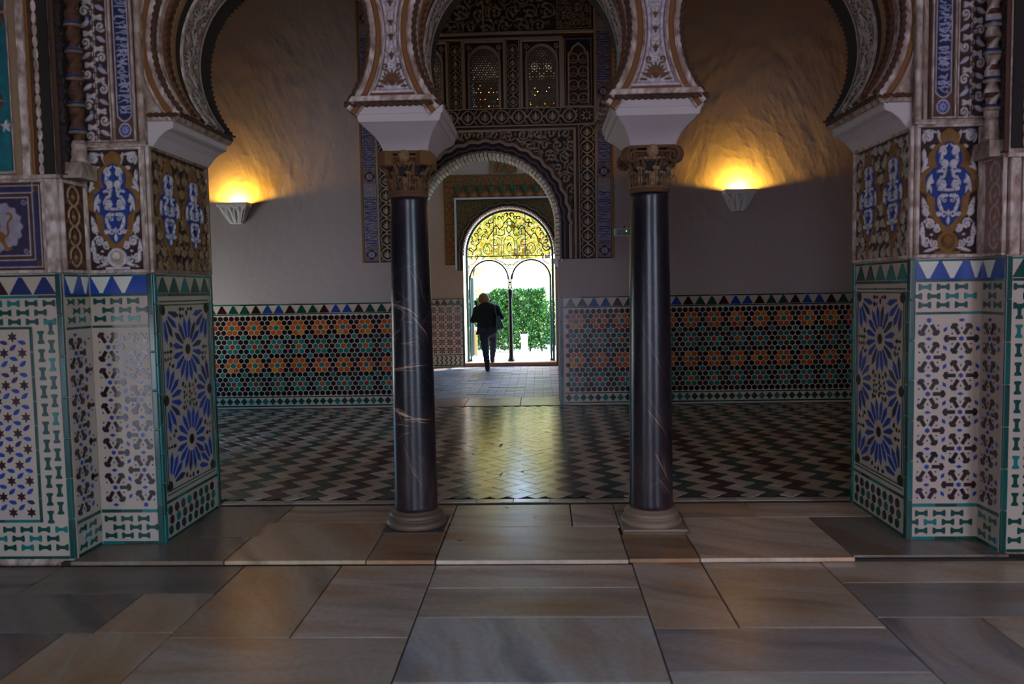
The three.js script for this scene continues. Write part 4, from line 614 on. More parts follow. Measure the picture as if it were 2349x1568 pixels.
for (const [s2, p, tn] of [['left', [-2.962, 2.42, -4.79], Math.PI / 2], ['right', [2.781, 2.42, -5.068], -Math.PI / 2]]) stuccoPanel(`dark carved stucco recess behind the twisted colonnette, ${s2} pier`, p, tn, s2 === 'left' ? 0.275 : 0.245, 1.7, (F) => { for (let k = 0; k < 34; k++) for (const x of [26, 74]) { F.spiral(x, 14 + k * 20, 10, 1.3, k + x, k % 2 ? 1 : -1, 4, 0.7, k % 3 ? '#4a342c' : '#33345a'); F.leaf(x + 8, 20 + k * 20, 2 + k, 18, 5, 0.6, '#5a4236'); } }, 100, 690, '#231614', 0.016, 0.006, 0.006, M.brown);
// ledge, vertical bands and twisted colonnette above each front panel
function script(F, x0, x1, y0, y1, c) { // flowing strokes of a worn, unreadable inscription
  for (let y = y0; y < y1; y += 36) { const n = 2 + Math.floor(rnd() * 2); for (let k = 0; k < n; k++) { const a = rr(x0, x1 - 40), b = y + rr(-8, 14); F.line((x) => { x.moveTo(a, b); x.bezierCurveTo(a + rr(10, 60), b + rr(-30, 30), a + rr(20, 80), b + rr(-26, 34), Math.min(x1, a + rr(30, 90)), b + rr(-12, 16)); }, rr(7, 11), 0.8, c); } if (rnd() < 0.7) { const q = rr(x0, x1); F.line((x) => { x.moveTo(x0 + 6, y + rr(-6, 6)); x.lineTo(x1 - 6, y + rr(-6, 6)); }, 7, 0.8, c); F.blob(q, y + 22, 6, 6, 0.8, c); } }
}
for (const R of [0, 1]) {
  const side = R ? 'right' : 'left', xs = R ? [2.345, 2.43, 2.57, 2.775] : [-2.955, -2.76, -2.6, -2.525], y0 = R ? 2.66 : 2.645, H = 1.5;
  const led = thing('stucco_ledge', `pale stucco ledge above the carved panel of the ${side} pier`, 'ledge', [R ? 2.34 : -2.97, y0 - 0.025, -5.07]);
  part(led, 'fillet', rspan(0, R ? 0.45 : 0.44, 0, 0.014, -0.01, 0.035, 0.004), M.stuccoPale); part(led, 'roll', rspan(0, R ? 0.45 : 0.44, 0.014, 0.032, -0.01, 0.026, 0.006), M.stucco);
  const bx = R ? 2.445 : -2.745, bw = 0.15;
  stuccoPanel(`blue inscription band with a rosette at its foot, ${side} pier`, [bx, y0 + 0.01, -5.07], 0, bw, H, (F) => {
    F.rect(0, 0, 150, 1500, 0.3, '#5a3524'); F.line((x) => { x.moveTo(22, 0); x.lineTo(22, 1345); x.quadraticCurveTo(75, 1410, 128, 1345); x.lineTo(128, 0); }, 9, 0.9, '#a99ca8'); F.fill((x) => { x.moveTo(28, 0); x.lineTo(28, 1335); x.quadraticCurveTo(75, 1395, 122, 1335); x.lineTo(122, 0); x.closePath(); }, 0.15, '#1d2246');
    script(F, 32, 118, 20, 1330, '#a096a8'); F.blob(75, 1435, 48, 46, 0.7, '#a99ca8'); F.blob(75, 1435, 38, 36, 0.3, '#39407c'); for (let k = 0; k < 8; k++) F.leaf(75, 1435, k * Math.PI / 4, 34, 8, 0.75, '#9a90a8'); F.blob(75, 1435, 8, 8, 1, '#39407c');
  }, 150, 1500, '#4a2c20', 0.014, 0.004, 0.012);
  const vx = R ? 2.6 : -2.952, vw = R ? 0.185 : 0.2;
  stuccoPanel(`white vine carving on brown beside the inscription band, ${side} pier`, [vx, y0 + 0.01, -5.07], 0, vw, H, (F) => {
    for (let k = 0; k < 15; k++) { const y = 60 + k * 100, s = k % 2 ? 1 : -1; F.line((x) => { x.moveTo(100 + s * 60, y - 60); x.bezierCurveTo(100 - s * 90, y - 20, 100 + s * 90, y + 20, 100 - s * 60, y + 60); }, 22, 0.85, WH); F.spiral(100 + s * 55, y + 8, 34, 1.3, k, s, 16, 0.8, WH); F.leaf(100 - s * 20, y - 30, s > 0 ? 2.6 : 0.5, 84, 24, 0.8, '#b0a4ac'); F.line((x) => { x.moveTo(100, y - 34); x.lineTo(100, y + 34); x.moveTo(76, y); x.lineTo(128, y); }, 7, 0.1, GRD); if (k % 3 === 0) F.leaf(100 + s * 40, y + 40, 1.5, 50, 20, 0.7, '#6a74a8'); }
  }, 200, 1500, '#43231a', 0.02, 0.0045, 0.01);
  const ar = thing('corner_moulding', `pale double roll on the arris above the ${side} pier, beside its arch`, 'moulding', [R ? 2.35 : -2.545, y0, -5.07]);
  for (const [x, r, m] of R ? [[0.02, 0.02, M.stuccoPale], [0.06, 0.016, M.stucco], [0.088, 0.008, M.brown]] : [[-0.02, 0.02, M.stucco], [-0.06, 0.014, M.stucco], [-0.045, 0.008, M.brown]]) part(ar, 'roll', new THREE.CylinderGeometry(r, r, H, 14).translate(x, H / 2, 0.0), m);
  const pr = thing('corner_moulding', `pale roll on the arris beside the medallion panel, ${side} pier`, 'moulding', [R ? 2.35 : -2.55, 1.81, -5.07]);
  for (const x of [-0.006, 0.022]) part(pr, 'roll', new THREE.CylinderGeometry(0.012, 0.012, 0.82, 12).translate(R ? x - 0.008 : -x + 0.008, 0.41, 0.004), x < 0 ? M.stuccoPale : M.stucco);
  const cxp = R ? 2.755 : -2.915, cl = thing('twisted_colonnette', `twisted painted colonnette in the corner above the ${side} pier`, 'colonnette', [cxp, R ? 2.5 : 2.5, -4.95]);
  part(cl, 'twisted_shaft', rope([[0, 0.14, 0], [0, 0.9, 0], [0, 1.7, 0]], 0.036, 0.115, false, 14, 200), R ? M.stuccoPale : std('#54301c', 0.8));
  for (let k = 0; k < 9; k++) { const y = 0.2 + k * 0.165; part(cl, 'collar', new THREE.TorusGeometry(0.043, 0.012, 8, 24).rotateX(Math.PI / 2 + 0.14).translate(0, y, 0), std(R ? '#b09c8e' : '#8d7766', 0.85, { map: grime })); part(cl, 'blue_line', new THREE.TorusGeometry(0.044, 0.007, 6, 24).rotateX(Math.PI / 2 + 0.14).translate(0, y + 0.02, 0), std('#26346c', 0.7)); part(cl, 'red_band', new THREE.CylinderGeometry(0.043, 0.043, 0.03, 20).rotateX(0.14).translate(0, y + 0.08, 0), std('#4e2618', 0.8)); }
  part(cl, 'foot', lathe([[0, 0], [0.05, 0], [0.055, 0.02], [0.045, 0.04], [0.05, 0.06], [0.042, 0.09], [0.046, 0.11], [0.036, 0.145], [0, 0.146]], 20), M.stuccoPale);
  const bl = part(cl, 'bracket', rspan(-0.06, 0.06, -0.1, 0.0, -0.09, 0.09, 0.006), std('#a08a7a', 0.85, { map: grime }));
  const wall = thing('wall_moulding', `painted upright mouldings on the gallery wall, outside the ${side} colonnette`, 'moulding', [R ? 2.8 : -2.975, R ? 2.44 : 2.4, R ? -4.82 : -4.78]), s = R ? 1 : -1;
  part(wall, 'dark_ground', span(Math.min(0, s * 0.09), Math.max(0, s * 0.09), 0, 1.7, -0.01, 0.004), M.dark);
  const wavy = []; for (let k = 0; k < 24; k++) wavy.push(new THREE.SphereGeometry(0.017, 8, 6).scale(1, 2.2, 0.7).translate(s * 0.075, 0.04 + k * 0.07, 0.008)); part(wall, 'wavy_bead', merge(wavy), M.stuccoPale);
  for (const [a, b, z, m] of [[0.092, 0.108, 0.012, M.brown], [0.11, 0.13, 0.02, R ? std('#9a6a20', 0.7) : M.ochre], [0.132, 0.18, 0.034, M.stuccoPale], [0.182, 0.23, 0.026, R ? M.stuccoPale : std('#8a6a4c', 0.8)]]) part(wall, 'upright', rspan(Math.min(s * a, s * b), Math.max(s * a, s * b), 0, 1.7, -0.01, z, 0.006), m);
  // teal panel with roundel and leaf lobes, and the framed lion panel below it
  const tx = R ? 3.03 : -3.75;
  const tp = stuccoPanel(R ? 'teal ground panel beyond the right gallery moulding' : 'teal panel with a brown roundel and carved brown lobes, far left', [tx, R ? 2.42 : 2.42, R ? -4.82 : -4.78], 0, 0.54, 1.3, (F) => {
    for (const [y, r] of [[860, 250], [330, 300]]) { F.fill((x) => { for (let k = 0; k <= 60; k++) { const a = k / 60 * TAU, q = r * (1 + 0.07 * Math.cos(8 * a)); const px = 270 + Math.cos(a) * q * 0.82, py = y + Math.sin(a) * q; k ? x.lineTo(px, py) : x.moveTo(px, py); } }, 0.6, '#4a2a16'); for (let k = 0; k < 16; k++) F.palmette(270 + Math.cos(k) * r * 0.4, y + Math.sin(k * 1.7) * r * 0.45, k * 1.3, r * 0.5, 1, k % 3 ? '#5e3a20' : '#8a7468', 5); }
    F.blob(270, 1170, 128, 122, 0.7, '#4e2c1c'); F.blob(270, 1170, 112, 106, 0.35, '#2c2f6a'); F.blob(270, 1170, 104, 98, 0.55, '#3a2216'); F.spiral(270, 1170, 80, 2.2, 0, 1, 10, 0.85, '#4c2e1c');
    for (const x of [44, 496]) for (let k = 0; k < 5; k++) F.leaf(x, 1015, k * TAU / 5 - 1.57, 44, 15, 0.9, '#b5a59c'); F.line((x) => x.rect(6, 6, 528, 1288), 14, 0.8, '#9a8474');
  }, 540, 1300, '#0c5a60', 0.024, 0.006, 0.008);
  const lp = stuccoPanel(R ? 'framed stucco panel with brown and purple borders, far right' : 'framed stucco panel with an ochre rampant lion, far left', [R ? 2.86 : -3.66, 1.81, R ? -4.82 : -4.78], 0, 0.62, 0.575, (F) => {
    const P = '#2f2444', Bn = '#4a241c', W2 = '#a3938c'; F.rect(0, 0, 580, 540, 0.2, Bn); F.rect(16, 16, 564, 524, 0.7, W2); F.rect(24, 24, 556, 516, 0.25, P); for (const x of [24, 520]) for (const y of [24, 480]) F.rect(x, y, x + 36, y + 36, 0.3, '#5a2c14'); F.rect(60, 60, 520, 480, 0.7, W2); F.rect(68, 68, 512, 472, 0.2, Bn); F.rect(88, 88, 492, 452, 0.7, W2); F.rect(96, 96, 484, 444, 0.15, '#32203c');
    F.line((x) => { x.moveTo(60, 0); x.lineTo(60, 60); x.moveTo(520, 0); x.lineTo(520, 60); }, 8, 0.7, W2); F.fill((x) => { for (let k = 0; k <= 96; k++) { const a = k / 96 * TAU, q = 152 * (1 + 0.05 * Math.cos(16 * a)); const px = 290 + Math.cos(a) * q, py = 270 + Math.sin(a) * q; k ? x.lineTo(px, py) : x.moveTo(px, py); } }, 0.55, '#8d7c84'); for (const [x, y] of [[120, 120], [460, 120], [120, 420], [460, 420]]) F.spiral(x, y, 20, 1.2, 0, 1, 8, 0.7, '#8a7a80');
    const L = '#7c4814', f = (x, y, a, b, r) => F.fill((c) => c.ellipse(x, y, a, b, r, 0, TAU), 0.9, L); f(270, 280, 40, 72, 0.3); f(244, 200, 36, 34, 0); f(220, 212, 16, 12, 0); f(262, 186, 26, 30, 0.4); f(300, 330, 40, 36, 0); f(222, 262, 46, 13, -0.5); f(222, 300, 44, 13, 0.15); f(330, 372, 14, 46, -0.5); f(352, 404, 24, 9, 0.1); f(270, 376, 13, 44, 0.25); f(250, 410, 24, 9, 0); F.line((x) => { x.moveTo(322, 330); x.bezierCurveTo(400, 330, 330, 260, 372, 230); x.bezierCurveTo(396, 210, 380, 180, 356, 190); }, 14, 0.85, L);
  }, 580, 540, '#3a2444', 0.018, 0.0042, 0.02);
  const cr = thing('wall_moulding', `white arris strip beside the framed panel, ${side} of the arcade`, 'moulding', [R ? 2.79 : -2.985, 1.81, R ? -4.82 : -4.78]);
  part(cr, 'upright', rspan(R ? 0 : -0.055, R ? 0.062 : 0.026, 0, 0.575, -0.01, 0.024, 0.008), M.stuccoPale); part(cr, 'shelf', rspan(R ? -0.02 : -0.7, R ? 0.7 : 0.03, 0.575, 0.6, -0.02, 0.03, 0.006), M.stuccoPale);
}

// ---------------------------------------------------------------- dados of the middle room
const BZ = -11.22;
function backDado(label, x0, w, H, doorRight, cx0) {
  const t = thing('tile_dado', label, 'tiled dado', [x0, 0, BZ + 0.006]), k = H / 1.545; dadoBase(t, w, H, M.grout);
  const a = doorRight ? 0.01 : 0.055, b = doorRight ? w - 0.055 : w - 0.01;
  for (let y = 0; y < H - 0.05; y += 0.2) part(t, 'edge_tile', rspan(doorRight ? w - 0.048 : 0.002, doorRight ? w - 0.002 : 0.048, y + 0.001, Math.min(y + 0.199, H), -0.0045, 0.01, 0.005), TM(vary('green')));
  for (const [p, q, L] of [[0.022, 0.042, 0.2], [0.16, 0.176, 0.22], [1.388, 1.404, 0.24], [1.527, 1.545, 0.26]]) strips(t, 'border_strip', a, b, p * k, q * k, L, 'green');
  const rh = rhombGeo(0.05, 0.053 * k), D = []; for (let i = 0; ; i++) { const u = 0.06 + i * 0.1055; if (a + u + 0.05 > b) break; D.push([rh, vary('green'), doorRight ? b - u : a + u, 0.101 * k]); } lay(t, 'diamond_tile', D, 40);
  const cg = crenelGeo(0.15, 0.115 * k), cyc = ['red', 'blue', 'blue', 'plum', 'green', 'green'], C = []; for (let i = 0; ; i++) { const u = 0.1 + i * 0.1665; if (a + u + 0.075 > b) break; C.push([cg, cyc[(i + (doorRight ? 2 : 5)) % 6] === 'red' ? 'plum' : cyc[(i + (doorRight ? 2 : 5)) % 6], doorRight ? b - u : a + u, 1.408 * k]); } lay(t, 'battlement_tile', C, 30);
  const hg = hexGeo(0.0385, TH), p = 0.0812, L = [];
  for (let r = 1; r <= 17; r++) for (let i = -40; i < 60; i++) {
    const u = cx0 + (doorRight ? -1 : 1) * (i + (r % 2 ? 0 : 0.5)) * p; if (u < a + 0.036 || u > b - 0.036) continue;
    const m = (((i % 4) + 4) % 4), q = r % 8; let c = 'dark';
    if (q === 3) c = m === 0 ? 'teal' : m === 2 ? 'dark' : 'orange'; else if (q === 7) c = m === 0 ? 'red' : m === 2 ? 'dark' : 'teal';
    else if (q === 2 || q === 4) c = m === 0 || m === 3 ? 'orange' : 'dark'; else if (q === 6 || q === 0) c = (m === 0 || m === 3) && r < 17 ? 'teal' : 'dark'; else if ((q === 5 || q === 1) && r > 1 && r < 17) c = m === 2 ? 'teal' : 'dark';
    if (c === 'dark') c = rnd() < 0.14 ? 'plum' : rnd() < 0.3 ? 'black' : 'dark'; else if (rnd() < 0.18) c = { teal: 'green', orange: rnd() < 0.5 ? 'amber' : 'red', red: 'orange' }[c];
    L.push([hg, c, u, (0.222 + (17 - r) * 0.0696) * k]);
  }
  L.sort((m, n) => doorRight ? n[2] - m[2] : m[2] - n[2]);
  lay(t, 'hexagon_tile', doorRight ? [...L.filter((o) => o[2] < w - 0.42), ...L.filter((o) => o[2] >= w - 0.42)] : L);
}
backDado('hexagon tile dado of the middle room, left of the doorway', -5.4, 3.6, 1.513, true, 3.6 - 0.41);
backDado('hexagon tile dado of the middle room, right of the doorway', 0.268, 4.9, 1.545, false, 0.235);

// ---------------------------------------------------------------- carved portal round the doorway
const PL = '#a8967f', PL2 = '#8c7a68', PG = '#33271f', PR = '#3c271f';
function medStack(F, U, V, n, flat) { // a chain of ringed palmettes; flat lays it along x
  for (let i = 0; i < n; i++) {
    const c = flat ? [U * (i + 0.5) / n, V / 2] : [U / 2, V * (i + 0.5) / n], r = flat ? Math.min(V * 0.42, U / n * 0.42) : Math.min(U * 0.42, V / n * 0.44), st = flat ? U / n : V / n;
    F.line((x) => x.arc(c[0], c[1], r, 0, TAU), r * 0.16, 0.9, PL); F.leaf(c[0], c[1] + r * 0.75, -1.57, r * 1.5, r * 0.34, 1, PL); F.leaf(c[0] + r * 0.1, c[1] + r * 0.6, -0.8, r * 0.95, r * 0.18, 0.85, PL2, c[0]); F.leaf(c[0] + r * 0.15, c[1] + r * 0.3, -1.1, r * 0.9, r * 0.16, 0.75, PL2, c[0]);
    for (const s of [-1, 1]) { const e = flat ? [c[0] + st / 2, V / 2 + s * V * 0.36] : [U / 2 + s * U * 0.34, c[1] + st / 2]; F.line((x) => { x.moveTo(c[0] + (flat ? r * 0.6 : s * r * 0.7), c[1] + (flat ? s * r * 0.7 : r * 0.6)); x.quadraticCurveTo(flat ? c[0] + st / 2 : U / 2, flat ? V / 2 : c[1] + st / 2, flat ? c[0] + st - r * 0.6 : U / 2 - s * r * 0.7, flat ? V / 2 - s * r * 0.7 : c[1] + st - r * 0.6); }, r * 0.15, 0.8, PL); F.leaf(e[0], e[1], flat ? (s > 0 ? 1.57 : -1.57) : (s > 0 ? 0.6 : 2.5), r * 0.5, r * 0.24, 0.85, PL2); F.leaf(e[0], e[1], flat ? (s > 0 ? -2.4 : 2.4) : (s > 0 ? -1.2 : -1.9), r * 0.55, r * 0.2, 0.7, PL2); }
  }
}
function vines(F, x0, x1, y0, y1, r, c1 = PL, c2 = PL2) { // close-set scrolling vine with lobed leaves
  let k = 0; for (let y = y0 - r * 0.4; y < y1; y += r * 1.6) { const odd = k++ % 2; for (let x = x0 + (odd ? r : 0) - r; x < x1; x += r * 2) { const d = (Math.round(x / r) + k) % 2 ? 1 : -1, t = rr(0, 6);
    F.leaf(x + r * 0.9, y + r * 0.5, t, r * 0.75, r * 0.26, 0.55, c2); F.leaf(x - r * 0.8, y + r * 0.6, t + 2, r * 0.7, r * 0.24, 0.5, c2); F.leaf(x + r * 0.2, y + r * 0.95, t + 4, r * 0.7, r * 0.22, 0.5, c2); F.leaf(x + r * 0.9, y - r * 0.4, t + 1, r * 0.6, r * 0.22, 0.45, c2); F.leaf(x - r * 0.9, y - r * 0.3, t + 3, r * 0.6, r * 0.22, 0.45, c2);
    F.spiral(x, y, r * 0.95, 1.25, t, d, r * 0.15, 0.8, c1); for (let q = 0; q < 3; q++) F.palmette(x + Math.cos(t + q * 2.1) * r * 0.16, y + Math.sin(t + q * 2.1) * r * 0.16, t + q * 2.1, r * 0.52, 0.95, c1, 5); } }
}
const portal = thing('carved_portal', 'tall carved plaster portal framing the inner doorway, edged with blue inscription bands', 'portal', [DX, 0, BZ]);
{
  const P = (name, x, y, w, h, cell, U, V, ground, depth, draw, z = 0.028) => { const F = new Relief(w, h, cell, U, V, ground); draw(F); return part(portal, name, F.build(depth, (u, v, k) => [x + u, y + v, z + k], 1), M.relief); };
  const bar = (name, x0, x1, y0, y1, z, m) => part(portal, name, rspan(x0, x1, y0, y1, 0, z, 0.008), m);
  const band = std('#92816f', 0.85), edge = std('#7d5f42', 0.85);
  // backing boards around the openings
  const bs = new THREE.Shape(); bs.moveTo(-1.79, 2.085); bs.lineTo(-1.03, 2.085); bs.lineTo(-1.03, DY); bs.absarc(0, DY, 1.03, Math.PI, 0, true); bs.lineTo(1.03, 2.085); bs.lineTo(1.79, 2.085); bs.lineTo(1.79, 6.6); bs.lineTo(-1.79, 6.6); bs.closePath();
  for (const c of [-0.805, 0, 0.805]) { const h = new THREE.Path(); h.moveTo(c - 0.21, 4.2); h.lineTo(c + 0.21, 4.2); h.lineTo(c + 0.21, 4.84); h.absarc(c, 4.84, 0.21, 0, Math.PI, false); h.closePath(); bs.holes.push(h); }
  part(portal, 'backing', new THREE.ExtrudeGeometry(bs, { depth: 0.026, bevelEnabled: false, curveSegments: 40 }), std('#3a2a22', 0.9));
  for (const s of [-1, 1]) {
    const B = (name, a, b, y0, y1, z, m) => bar(name, Math.min(s * a, s * b), Math.max(s * a, s * b), y0, y1, z, m);
    B('edge_strip', 1.755, 1.795, 2.085, 6.5, 0.034, edge); B('edge_strip', 1.528, 1.562, 2.085, 6.5, 0.04, band); B('white_band', 1.232, 1.268, 2.085, 3.91, 0.06, band); B('rope_band', 1.27, 1.298, 2.085, 3.94, 0.04, std('#4a3630', 0.9)); B('white_fillet', 1.3, 1.322, 2.085, 3.965, 0.05, band);
    P('inscription_band', s > 0 ? 1.565 : -1.752, 2.1, 0.187, 4.4, 0.009, 187, 4400, '#8d8288', 0.01, (F) => {
      const bl = '#16246a'; for (let y = 0; y < 4400; y += 1100) { F.rect(0, y, 187, y + 1100, 0.4, '#8a7f84'); for (let q = y + 190; q < y + 1080; q += 34) { const n = 3; for (let k = 0; k < n; k++) { const a = 14 + k * 56 + rr(-6, 10); F.line((x) => { x.moveTo(a, q + rr(-10, 10)); x.bezierCurveTo(a + 20, q + rr(-24, 24), a + 30, q + rr(-24, 24), a + 46, q + rr(-10, 10)); }, rr(9, 14), 0, rnd() < 0.85 ? bl : '#6e5a6c'); } if (rnd() < 0.3) F.line((x) => { x.moveTo(20, q); x.lineTo(165, q); }, 9, 0.2, '#2a3470'); }
        const m = 93, g = y + 1000; F.rect(0, g - 100, 187, g + 100, 0.5, '#7e6458'); for (const [dx, dy] of [[-42, 0], [42, 0], [0, -42], [0, 42]]) F.blob(m + dx, g + dy, 34, 34, 0.1, bl); F.blob(m, g, 42, 42, 0.7, '#9a8c88'); F.leaf(m, g + 34, -1.57, 68, 16, 0.2, '#7c4a2a'); for (const q of [g - 96, g + 92]) for (let k = 0; k < 8; k++) F.leaf(m, q, k * Math.PI / 4, 30, 9, 0.8, k % 2 ? '#a58a6c' : bl); }
    });
    P('carved_upright', s > 0 ? 1.325 : -1.525, 2.1, 0.2, 1.85, 0.008, 200, 1850, PG, 0.03, (F) => medStack(F, 200, 1850, 9));
    P('corner_star', s > 0 ? 1.325 : -1.525, 3.975, 0.2, 0.21, 0.009, 200, 210, PR, 0.022, (F) => { F.frame(4, 4, 196, 206, 14, 0.8, PL); for (let k = 0; k < 8; k++) F.leaf(100, 105, k * Math.PI / 4, 84, 18, 0.85, PL); F.blob(100, 105, 34, 34, 0.2, '#23333a'); });
    P('cusped_panel', s > 0 ? 1.13 : -1.5, 4.21, 0.37, 0.92, 0.009, 370, 920, '#1f2440', 0.024, (F) => { F.fill((x) => { x.moveTo(50, 900); x.lineTo(50, 200); x.lineTo(90, 180); x.quadraticCurveTo(100, 110, 160, 90); x.lineTo(185, 60); x.lineTo(210, 90); x.quadraticCurveTo(270, 110, 280, 180); x.lineTo(320, 200); x.lineTo(320, 900); x.closePath(); }, 0.1, PR); F.line((x) => { x.moveTo(50, 900); x.lineTo(50, 200); x.lineTo(90, 180); x.quadraticCurveTo(100, 110, 160, 90); x.lineTo(185, 60); x.lineTo(210, 90); x.quadraticCurveTo(270, 110, 280, 180); x.lineTo(320, 200); x.lineTo(320, 900); }, 20, 0.9, PL); for (let j = 0; j < 4; j++) for (const q of [118, 252]) { F.line((x) => x.arc(q, 270 + j * 180, 66, 0, TAU), 12, 0.75, PL); F.palmette(q, 310 + j * 180, -1.57, 78, 0.9, PL2, 3); } F.frame(6, 6, 364, 914, 16, 0.9, PL); });
    B('white_band', 1.05, 1.12, 4.2, 5.14, 0.05, band);
    P('carved_strip', s > 0 ? 0.325 : -0.48, 4.21, 0.155, 0.88, 0.007, 155, 880, PG, 0.028, (F) => medStack(F, 155, 880, 5));
    B('white_fillet', 0.482, 0.5, 4.2, 5.14, 0.05, band); B('white_fillet', 0.302, 0.322, 4.2, 5.14, 0.05, band);
    P('shield_panel', s > 0 ? 1.02 : -1.5, 5.27, 0.48, 1.1, 0.01, 480, 1100, PR, 0.026, (F) => { F.frame(6, 6, 474, 1094, 16, 0.8, PL); vines(F, 60, 480, 760, 1100, 60); vines(F, 60, 480, 90, 300, 60); F.fill((x) => { x.moveTo(90, 260); x.lineTo(390, 260); x.lineTo(390, 560); x.quadraticCurveTo(390, 720, 240, 780); x.quadraticCurveTo(90, 720, 90, 560); x.closePath(); }, 0.6, '#2a2f3c'); F.fill((x) => { x.moveTo(130, 300); x.lineTo(350, 300); x.lineTo(350, 550); x.quadraticCurveTo(340, 680, 240, 730); x.quadraticCurveTo(140, 680, 130, 550); x.closePath(); }, 0.9, '#6a4c26'); F.rect(136, 306, 236, 500, 0.75, '#4e3018'); F.rect(244, 506, 344, 640, 0.75, '#8a7a68'); F.line((x) => { x.moveTo(240, 300); x.lineTo(240, 720); x.moveTo(130, 504); x.lineTo(350, 504); }, 10, 1, '#94866f'); });
  }
  bar('white_band', -1.268, 1.268, 3.88, 3.912, 0.06, band); bar('rope_band', -1.298, 1.298, 3.914, 3.942, 0.04, std('#4a3630', 0.9)); bar('white_fillet', -1.525, 1.525, 3.946, 3.968, 0.05, band);
  P('carved_frieze', -1.3, 3.975, 2.6, 0.21, 0.008, 2600, 210, PG, 0.03, (F) => medStack(F, 2600, 210, 11, true));
  bar('white_fillet', -1.53, 1.53, 4.188, 4.204, 0.05, band);
  bar('white_band', -1.1, 1.1, 5.135, 5.165, 0.06, band); bar('white_band', -1.53, 1.53, 5.205, 5.25, 0.055, band); bar('rope_band', -1.53, 1.53, 5.168, 5.2, 0.035, std('#4a3630', 0.9));
  P('vine_panel', -1.02, 5.26, 2.04, 1.1, 0.01, 2040, 1100, '#2a2320', 0.03, (F) => { vines(F, 120, 2040, 130, 1100, 120, '#8a7c6c', '#746858'); F.line((x) => { x.moveTo(1020, 1100); x.lineTo(1020, 0); }, 26, 0.8, PL2); });
  // spandrel of vines and the scalloped ring
  P('vine_spandrel', -1.23, 2.1, 2.46, 1.78, 0.0095, 2460, 1780, PG, 0.032, (F) => { vines(F, 90, 2460, 90, 1780, 98); F.cut((x) => { x.arc(1230, 1780 - (DY - 2.1) * 1000, 1215, 0, TAU); x.rect(15, 1780 - (DY - 2.1) * 1000, 2430, 900); }); });
  const a0 = 0, ring = (name, r0, r1, z1, m, wave) => { part(portal, name, sweepArc(0, DY, bandProf(r0, r1, 0, z1, 0.006), 0, Math.PI, 96, wave), m); for (const s of [-1, 1]) part(portal, name, rspan(Math.min(s * r0, s * r1), Math.max(s * r0, s * r1), 2.09, DY, 0, z1, 0.006), m); };
  const wv = (n, q) => (a, j) => q * Math.cos(a * n);
  ring('red_line', 1.206, 1.226, 0.05, M.redBrown); ring('wavy_moulding', 1.155, 1.2, 0.075, std('#8d7d70', 0.85), wv(36, 0.014)); ring('dark_band', 1.03, 1.17, 0.04, std('#31262a', 0.9)); ring('wavy_moulding', 1.085, 1.112, 0.06, std('#5a4a4a', 0.85), wv(36, 0.012)); ring('wavy_moulding', 1.02, 1.05, 0.06, std('#75655c', 0.85), wv(60, 0.008));
  const lobe = rspan(-0.028, 0.05, -0.026, 0.026, -0.3, 0.05, 0.014), lm = std('#cdbfa4', 0.6);
  for (let k = 0; k <= 54; k++) { const a = k / 54 * Math.PI, o = part(portal, 'scallop', lobe, lm); o.position.set(Math.cos(a) * 0.985, DY + Math.sin(a) * 0.985, 0); o.rotation.z = a; }
  for (const s of [-1, 1]) for (let k = 0; k < 8; k++) { const o = part(portal, 'scallop', lobe, lm); o.position.set(s * 0.985, DY - 0.058 * (k + 1), 0); o.rotation.z = s > 0 ? 0 : Math.PI; }
  for (const s of [-1, 1]) { const p = [[0, 0], [0.022, 0.03], [0.05, 0.07], [0.06, 0.12], [0, 0.12]].map(([x, y]) => [-s * x, y]); part(portal, 'corbel', slab(poly(s > 0 ? p.reverse() : p), 0.78, 0.004).translate(s * 1.0, 1.98, -0.76), M.white); }
}
// pierced plaster lattices above the doorway
[['left of the three window lattices above the doorway, half hidden by the arch', -0.805, 0.042, 8], ['middle window lattice above the doorway, fine rosettes with pink glints', 0, 0.036, 10], ['right window lattice above the doorway, bold rosettes with amber glints', 0.805, 0.05, 8]].forEach(([label, c, p, n]) => {
  const t = thing('window_lattice', label, 'lattice', [DX + c, 4.2, BZ]), s = new THREE.Shape(); s.moveTo(-0.21, 0); s.lineTo(0.21, 0); s.lineTo(0.21, 0.64); s.absarc(0, 0.64, 0.21, 0, Math.PI, false); s.closePath();
  const ins = (x, y, m) => Math.abs(x) < 0.205 - m && y > m && (y < 0.64 || Math.hypot(x, y - 0.64) < 0.205 - m);
  const hole = (x, y, r, k, a = 0) => { if (!ins(x, y, r + 0.004)) return; const h = new THREE.Path(); for (let i = 0; i < k; i++) { const q = a - i * TAU / k; i ? h.lineTo(x + Math.cos(q) * r, y + Math.sin(q) * r) : h.moveTo(x + r * Math.cos(q), y + r * Math.sin(q)); } h.closePath(); s.holes.push(h); };
  if (n === 10) for (let j = -1; j < 24; j++) for (let i = -7; i < 8; i++) { const big = (i + j * 2) % 3 === 0; hole((i + (j % 2) / 2) * p, 0.02 + j * p * 0.866, big ? 0.0135 : 0.01, big ? 8 : 6, j); }
  else for (let j = 0; j < 5; j++) for (let i = -2; i < 3; i++) { const x = (i + (j % 2) / 2) * 0.2, y = 0.06 + j * 0.175; hole(x, y, 0.016, 10); for (let k = 0; k < n; k++) { const a = k * TAU / n; hole(x + Math.cos(a) * 0.042, y + Math.sin(a) * 0.042, 0.0135, 6, a); } for (let k = 0; k < n; k++) { const a = (k + 0.5) * TAU / n; hole(x + Math.cos(a) * 0.078, y + Math.sin(a) * 0.078, 0.0115, 5, a); } }
  part(t, 'pierced_plate', new THREE.ExtrudeGeometry(s, { depth: 0.03, bevelEnabled: false }).translate(0, 0, -0.05), std('#6f6052', 0.9));
